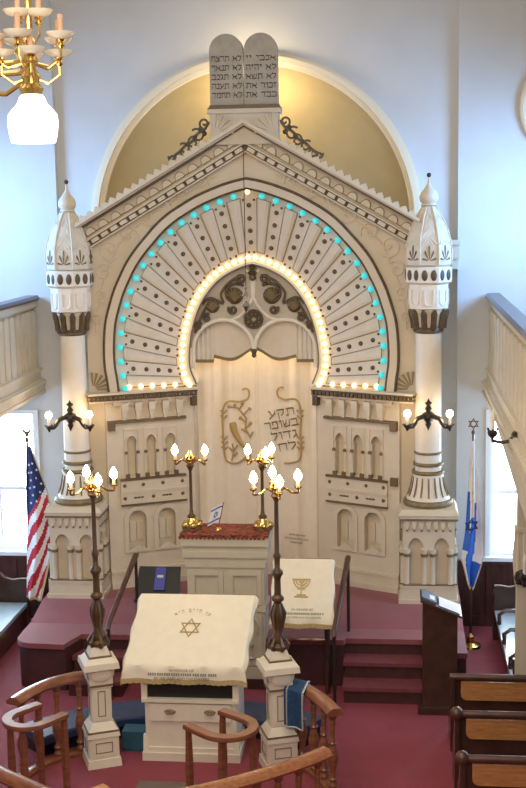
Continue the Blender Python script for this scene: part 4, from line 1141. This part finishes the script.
# ------------------------------------------------------------------ lectern with open books
lc=thing('side_lectern','dark mahogany lectern with open books beside the platform steps','lectern',(2.62,15.3,0))
TY=Matrix(((1,0,0,0),(0,1,0,0),(0,0,1,0),(0,0,0,1)))
mb=MB(); mb.plate([[(2.40,0.08),(2.83,.08),(2.83,1.28),(2.40,1.45)]],15.08,15.48); mb.bb(2.34,2.87,15.04,15.49,0,.09); mb.build('case',M['darkw'],lc)
mb=MB(); mb.plate([[(2.37,1.47),(2.88,1.27),(2.88,1.30),(2.37,1.50)]],15.03,15.49); mb.build('top',M['darkw'],lc)
def lp(x): return 1.50-(x-2.37)*.2/.51
def openbook(xa,xb,ya,yb,label,mc,nm):
    t=thing(nm,label,'book',((xa+xb)/2,(ya+yb)/2,lp((xa+xb)/2)),'open books on the dark lectern')
    mb=MB(); mb.add([(xa,ya,lp(xa)+.002),(xb,ya,lp(xb)+.002),(xb,yb,lp(xb)+.002),(xa,yb,lp(xa)+.002),(xa,ya,lp(xa)+.012),(xb,ya,lp(xb)+.012),(xb,yb,lp(xb)+.012),(xa,yb,lp(xa)+.012)],[(3,2,1,0),(4,5,6,7),(0,1,5,4),(1,2,6,5),(2,3,7,6),(3,0,4,7)]); mb.build('cover',mc,t)
    rows=[]
    for i in range(13):
        y=ya+.01+(yb-ya-.02)*i/12; h=.014+.025*abs(sin(PI*i/12))
        rows.append([(xa+.012,y,lp(xa+.012)+h),(xb-.012,y,lp(xb-.012)+h)])
    mb=MB(); mb.loft(rows); mb.build('pages',M['page'],t)
b=thing('closed_book','slate blue closed book on the high edge of the lectern','book',(2.47,15.25,lp(2.47)+.003))
xa,xb,ya,yb=2.39,2.57,15.09,15.42
mb=MB(); mb.add([(xa,ya,lp(xa)+.003),(xb,ya,lp(xb)+.003),(xb,yb,lp(xb)+.003),(xa,yb,lp(xa)+.003),(xa,ya,lp(xa)+.035),(xb,ya,lp(xb)+.035),(xb,yb,lp(xb)+.035),(xa,yb,lp(xa)+.035)],[(3,2,1,0),(4,5,6,7),(0,1,5,4),(1,2,6,5),(2,3,7,6),(3,0,4,7)]); mb.build('cover',M['slate'],b)
mb=MB(); mb.add([(2.49,15.14,lp(2.49)+.037),(2.55,15.14,lp(2.55)+.037),(2.55,15.30,lp(2.55)+.037),(2.49,15.30,lp(2.49)+.037)],[(0,1,2,3)]); mb.build('label_sheet',M['page'],b)
openbook(2.59,2.86,15.06,15.45,'open white-paged book on the low edge of the lectern',M['slate'],'open_book')

# ------------------------------------------------------------------ pews
def pew_row(y,xl,label,ball):
    t=thing('pew',label,'pew',(4.0,y,0),'rows of dark pews under the gallery')
    xr=5.9
    mb=MB(); mb.tube([(xl-.03,y,.90),(xr,y,.90)],.042,10); mb.build('top_rail',M['railw'],t)
    mb=MB(); r=.07; z0,z1=.62,.845
    mb.plate([[(xl+.10,z1),(xl+.10,z0+r)]+[(xl+.10+r+r*cos(PI+PI/2*k/5),z0+r+r*sin(PI+PI/2*k/5)) for k in range(1,6)]+[(xr,z0),(xr,z1)]],y-.012,y+.02,T=None); mb.build('back_panel',M['woodo'],t)
    mb=MB(); mb.bb(xl+.03,xr,y+.03,y+.06,.12,.86); mb.bb(xl+.03,xr,y+.03,y+.46,.38,.44); mb.build('seat',M['darkw'],t)
    for x in (xl,xr-.03):
        mb=MB(); mb.plate([[(y-.05,0),(y+.50,0),(y+.48,.42),(y+.30,.55),(y+.08,.84),(y+.04,.90),(y-.04,.90)]],x-.02,x+.03,T=Matrix(((0,1,0,0),(1,0,0,0),(0,0,1,0),(0,0,0,1)))); mb.build('end_panel',M['darkw'],t)
    if ball:
        mb=MB(); mb.ball((xl,y,.905),.075,14,9); mb.build('knob',M['railw'],t)
    return t
pew_row(14.05,2.72,'dark pew directly behind the side lectern, without knobs',False)
pew_row(12.98,2.72,'dark ball-ended pew standing between two other pews',True)
pew_row(11.88,2.72,'dark ball-ended pew behind two other pews, nearest the viewer',True)
def side_pew(s,label,ya,yb,dividers):
    T=None if s>0 else MIR
    t=thing('side_pew',label,'pew',(3.95*s,(ya+yb)/2,0),'side pews below the windows')
    mb=MB(T); mb.bb(3.50,4.10,ya,yb,.36,.40); mb.bb(3.55,3.6,ya,yb,.05,.36); mb.build('frame',M['darkw'],t)
    mb=MB(T); mb.bb(3.50,4.06,ya+.03,yb-.05,.402,.46); mb.build('cushion',M['pewseat'],t)
    mb=MB(T); mb.bb(4.06,4.12,ya,yb,.0,.95); mb.build('backrest',M['darkw'],t)
    prof=[(3.48,0),(4.14,0),(4.14,1.0),(4.05,1.0),(3.95,.92),(3.85,.82),(3.72,.78),(3.58,.80),(3.50,.80),(3.47,.74),(3.50,.66),(3.48,.4)]
    for y in (ya,yb):
        mb=MB(T); mb.plate([prof],y-.03,y+.03); mb.build('end_panel',M['darkw'],t)
    mb=MB(T); mb.tube([(x,yb,z) for x,z in [(4.05,1.01),(3.95,.93),(3.85,.83),(3.72,.79),(3.58,.81),(3.50,.81)]],.026,8); mb.build('arm_cap',M['winf'] if False else M['railw'],t)
    for y in dividers:
        mb=MB(T); mb.tube([(3.52,y,.46),(3.52,y,.60),(3.60,y,.66),(4.05,y,.66)],.03,8); mb.build('armrest',M['darkw'],t)
    return t
side_pew(-1,'dark pew with daylight-pale cushion under the window near the striped flag',15.2,17.85,(16.4,))
side_pew(1,'dark pew with daylight-pale cushion behind the cream gallery post',14.95,17.85,(15.5,16.4,17.2))

# ------------------------------------------------------------------ flags
def us_flag():
    base=Vector((-3.22,17.52,0))
    t=thing('flag_on_pole','red and white striped flag with starred blue canton on a floor pole','flag',tuple(base))
    mb=MB(); mb.lathe([(.14,0),(.13,.04),(.04,.08),(.02,.14)],tuple(base),16); mb.build('stand',M['gold'],t)
    top=Vector((-3.26,17.40,3.02)); mb=MB(); mb.tube([base+Vector((0,0,.1)),top],.016,8); mb.build('pole',M['darkw'],t)
    mb=MB(); mb.lathe([(.02,0),(.035,.03),(.015,.07)],tuple(top),8); mb.ball(top+Vector((0,0,.12)),.028,8,6,(1,1,1.5))
    for s in (-1,1): mb.tube([top+Vector((0,0,.11)),top+Vector((s*.05,0,.17)),top+Vector((s*.10,0,.16))],[.02,.018,.005],6)
    mb.build('finial',M['agedbrass'],t)
    # cloth: left edge, right edge along v (0 top .. 1 bottom) on plane Y~17.35
    Lx=[(0,-3.265,2.93),(.12,-3.29,2.62),(.3,-3.31,2.2),(.5,-3.32,1.75),(.75,-3.35,1.15),(1,-3.37,.72)]
    Rx=[(0,-3.215,2.97),(.12,-3.13,2.68),(.3,-3.00,2.32),(.5,-2.93,1.92),(.72,-2.93,1.56),(1,-3.16,.66)]
    def itp(T,v):
        for a,b in zip(T,T[1:]):
            if v<=b[0]: f=(v-a[0])/(b[0]-a[0]); f=f; return Vector((a[1]+(b[1]-a[1])*f,0,a[2]+(b[2]-a[2])*f))
        return Vector((T[-1][1],0,T[-1][2]))
    def pt(u,v):
        l=itp(Lx,v); r=itp(Rx,v); p=l.lerp(r,u); p.y=17.36+.045*sin(u*8.5+v*2)*min(1,v*6)+.02*sin(u*17+v*5)*v; return p
    mb=MB(); nu,nv=24,80; fr=MB()
    for j in range(nv):
        for i in range(nu):
            u0,u1,v0,v1=i/nu,(i+1)/nu,j/nv,(j+1)/nv; u,v=(u0+u1)/2,(v0+v1)/2
            lim=.44-.16*u
            if v<lim and not (v<.12 and u<.1):  mb.m=2
            else:
                q=pt(u,v); k=math.floor((q.x*.90-q.z*.44+.02*sin(u*9))/.072); mb.m=0 if k%2 else 1
            mb.add([pt(u0,v0),pt(u1,v0),pt(u1,v1),pt(u0,v1)],[(0,1,2,3)])
    me=mb.build('flag_cloth',[M['fred'],M['fwhite'],M['fblue']],t,normals=False)
    mb=MB()
    for v in (.10,.15,.20,.25,.30,.35):
        for u in ((.25,.55,.85) if int(v*20)%2 else (.4,.7)):
            p=pt(u,v)+Vector((0,-.012,0)); P=[p+Vector((.024*(1 if k%2==0 else .42)*cos(PI/2+k*PI/5),0,.024*(1 if k%2==0 else .42)*sin(PI/2+k*PI/5))) for k in range(10)]
            mb.add(P,[tuple(range(10))])
    mb.build('stars',M['fwhite'],me,smooth=0,normals=False)
    fr=MB(); fr.loft([[pt(1,v/40) for v in range(41)],[pt(1,v/40)+Vector((.028,-.004,-.02)) for v in range(41)]]); fr.loft([[pt(u/10,1) for u in range(11)],[pt(u/10,1)+Vector((.0,-.004,-.035)) for u in range(11)]])
    fr.build('fringe',M['fringe'],me)
us_flag()
def il_flag():
    base=Vector((3.14,17.55,0))
    t=thing('flag_on_pole','blue and white flag hanging limp on a pole with star finial','flag',tuple(base))
    mb=MB(); mb.lathe([(.16,0),(.15,.03),(.05,.06),(.045,.12),(.06,.16),(.02,.2)],tuple(base),16); mb.build('stand',M['gold'],t)
    top=Vector((3.15,17.42,3.14)); mb=MB(); mb.tube([base+Vector((0,0,.1)),top],.017,8); mb.build('pole',M['darkw'],t)
    mb=MB(); mb.lathe([(.02,0),(.03,.03),(.012,.07)],tuple(top),8); star_david(mb,frame3(top+Vector((0,-.005,.155)),(1,0,0),(0,0,1)),.085,.012,.012); mb.build('finial',M['agedbrass'],t)
    Lx=[(0,3.13,3.06),(.15,3.10,2.7),(.35,3.07,2.2),(.55,3.045,1.75),(.8,2.99,1.36),(.9,3.02,1.28),(1,3.10,.97)]
    Rx=[(0,3.17,3.06),(.15,3.20,2.7),(.35,3.25,2.2),(.55,3.28,1.75),(.75,3.30,1.45),(.85,3.26,1.28),(1,3.16,.95)]
    def itp(T,v):
        for a,b in zip(T,T[1:]):
            if v<=b[0]: f=(v-a[0])/(b[0]-a[0]); return Vector((a[1]+(b[1]-a[1])*f,0,a[2]+(b[2]-a[2])*f))
        return Vector((T[-1][1],0,T[-1][2]))
    def pt(u,v):
        l=itp(Lx,v); r=itp(Rx,v); p=l.lerp(r,u); p.y=17.36+.05*sin(u*9+v*2.5)*min(1,v*5); return p
    mb=MB(); nu,nv=24,80
    for j in range(nv):
        for i in range(nu):
            u0,u1,v0,v1=i/nu,(i+1)/nu,j/nv,(j+1)/nv; u,v=(u0+u1)/2,(v0+v1)/2
            w=u+.35*(v-.6)
            mb.m=0
            if v>.36 and (.28<w+.0<.62) : mb.m=1
            if .30<v<.72 and u<.22+.5*(v-.3)*.4: mb.m=1
            if v>.84 and u>.25: mb.m=1
            if v<.45 and u>.35 and u<.55: mb.m=2
            mb.add([pt(u0,v0),pt(u1,v0),pt(u1,v1),pt(u0,v1)],[(0,1,2,3)])
    me=mb.build('flag_cloth',[M['fwhite'],M['iblue'],M['goldf']],t,normals=False)
    mb=MB(); star_david(mb,frame3(pt(.34,.50)+Vector((0.0,-.03,0)),Vector((.5,-.1,.1)),Vector((0,0,1))),.11,.016); mb.build('flag_star',M['fblue'],me)
    fr=MB(); fr.loft([[pt(0,v/40) for v in range(28,41)],[pt(0,v/40)+Vector((-.008,-.003,-.02)) for v in range(28,41)]]); fr.loft([[pt(1,v/40) for v in range(24,41)],[pt(1,v/40)+Vector((.008,-.003,-.02)) for v in range(24,41)]]); fr.loft([[pt(u/10,1) for u in range(11)],[pt(u/10,1)+Vector((0,-.004,-.04)) for u in range(11)]])
    fr.build('fringe',M['goldf'],me)
M['goldf']=mat('orange_gold_fringe',(.62,.44,.24),.7,var=.2,vscale=40)
il_flag()

# ------------------------------------------------------------------ chandelier
def chandelier():
    cx,cy=-1.05,7.95; z0=7.20
    t=thing('chandelier','polished brass chandelier with rose candles and white glass shades','chandelier',(cx,cy,z0))
    mb=MB(); mb.lathe([(.01,-.3),(.05,-.25),(.09,-.1),(.05,0),(.08,.1),(.05,.2),(.03,.5),(.06,.6),(.02,.75),(.02,2.62)],(cx,cy,z0),16); mb.build('stem',M['gold'],t)
    bx,by=-.105,7.5
    R=math.hypot(bx-cx,by-cy); A=math.atan2(by-cy,bx-cx)
    for q in range(3):
        T=Matrix.Translation((cx,cy,z0))@Matrix.Rotation(A+q*2*PI/3,4,'Z')@Matrix.Translation((R,0,0))
        mb=MB(T)
        mb.tube([(-R,0,.06),(0,0,.06)],.018,8); mb.tube([(-R,0,.0),(0,0,.0)],.018,8); mb.tube([(-R,0,-.05),(-.2,0,-.12),(0,0,-.03)],.015,8)
        mb.lathe([(.06,-.14),(.075,-.10),(.045,-.07),(.06,-.03),(.03,.02),(.05,.06),(.022,.12),(.022,.46),(.04,.5),(.02,.54)],(0,0,0),14)
        cl=mb.build('branch',M['gold'],t)
        mb=MB(T); mb.lathe([(.055,-.13),(.075,-.15),(.09,-.19),(.145,-.25),(.152,-.30),(.145,-.36),(.135,-.41),(.13,-.42),(.125,-.41),(.06,-.16)],(0,0,0),20,cap=False); mb.build('glass_shade',M['shade'],cl)
        for ring,(n,r,zz,off) in enumerate(((4,.17,.08,.75),(5,.22,.17,.12),(3,.07,.31,.2))):
            for k in range(n):
                a=off+2*PI*k/n; c,s=cos(a),sin(a)
                mb=MB(T); mb.tube([T_ for T_ in [Vector((.02*c,.02*s,zz-.12)),Vector((r*.6*c,r*.6*s,zz-.15)),Vector((r*c,r*s,zz-.10)),Vector((r*c,r*s,zz))]],.009,6); mb.lathe([(.01,-.05),(.026,-.035),(.012,-.02),(.03,0)],(r*c,r*s,zz),8)
                a_=mb.build('arm',M['gold'],cl)
                mb=MB(T); mb.lathe([(.02,0),(.07,.015),(.088,.042),(.08,.042),(.018,.008)],(r*c,r*s,zz),14,cap=False); mb.build('saucer',M['saucer'],cl)
                mb=MB(T); mb.lathe([(.016,.01),(.016,.14),(.012,.145)],(r*c,r*s,zz),10); mb.build('candle',M['candle'],cl)
chandelier()

# ------------------------------------------------------------------ light, camera
def area(name,loc,aim,sx,sy,e,col):
    L=bpy.data.lights.new(name,'AREA'); L.shape='RECTANGLE'; L.size=sx; L.size_y=sy; L.energy=e; L.color=col
    o=bpy.data.objects.new(name,L); COL.objects.link(o); o.location=loc
    o.rotation_euler=(Vector(aim)-Vector(loc)).to_track_quat('-Z','Y').to_euler(); return o
def point(name,loc,e,col,r=.1):
    L=bpy.data.lights.new(name,'POINT'); L.energy=e; L.color=col; L.shadow_soft_size=r
    o=bpy.data.objects.new(name,L); COL.objects.link(o); o.location=loc; return o
area('rear_fill_light',(0,2.0,8.2),(0,17,3.5),8,2.6,410,(1,.88,.70))  # added warm fill from the rear, not an actual window
area('ceiling_fill_light',(0,10.5,9.7),(0,11.5,0),7,7,420,(1,.88,.70))  # added overhead fill to brighten the foreground, no fitting here
for s_ in (-1,1):
    gw=area('gallery_window_light',(5.9*s_,16.9,6.5),(3.3*s_,18.5,5.9),2.4,1.7,165,(.26,.53,1)); gw.data.spread=math.radians(95)
    area('low_window_light',(5.9*s_,16.2,2.0),(0,16.2,.6),3.2,1.8,130,(.42,.66,1))
for x_,z_,e_ in ((0,8.25,26),(-.30,7.75,23),(.30,7.75,23)):
    point('apse_lamp',(x_,18.15 if x_==0 else 18.95,z_),e_,(1,.76,.40),.10)
area('curtain_lamp',(0,18.315,4.62),(0,18.40,3.4),1.5,.03,14,(1,.70,.36))
W=bpy.data.worlds.new('world'); SC.world=W; W.use_nodes=True
W.node_tree.nodes['Background'].inputs[0].default_value=(.75,.85,1,1); W.node_tree.nodes['Background'].inputs[1].default_value=.5

cam=bpy.data.cameras.new('camera'); co=bpy.data.objects.new('camera',cam); COL.objects.link(co)
yaw,pitch,roll=math.radians(6.1),math.radians(-8.7),math.radians(1.0)
f=Vector((-sin(yaw)*cos(pitch),cos(yaw)*cos(pitch),sin(pitch))); r=Vector((cos(yaw),sin(yaw),0)); u=r.cross(f)
r2=r*cos(roll)-u*sin(roll); u2=r*sin(roll)+u*cos(roll)
co.matrix_world=Matrix(((r2.x,u2.x,-f.x,2.06),(r2.y,u2.y,-f.y,0),(r2.z,u2.z,-f.z,6.4),(0,0,0,1)))
cam.sensor_fit='VERTICAL'; cam.sensor_height=24; cam.sensor_width=24; cam.lens=1250*24/788; cam.clip_end=100
SC.camera=co
vs=SC.view_settings; SC.display_settings.display_device='sRGB'; vs.view_transform='Standard'; vs.look='None'; vs.exposure=.16; vs.gamma=1; vs.use_curve_mapping=False
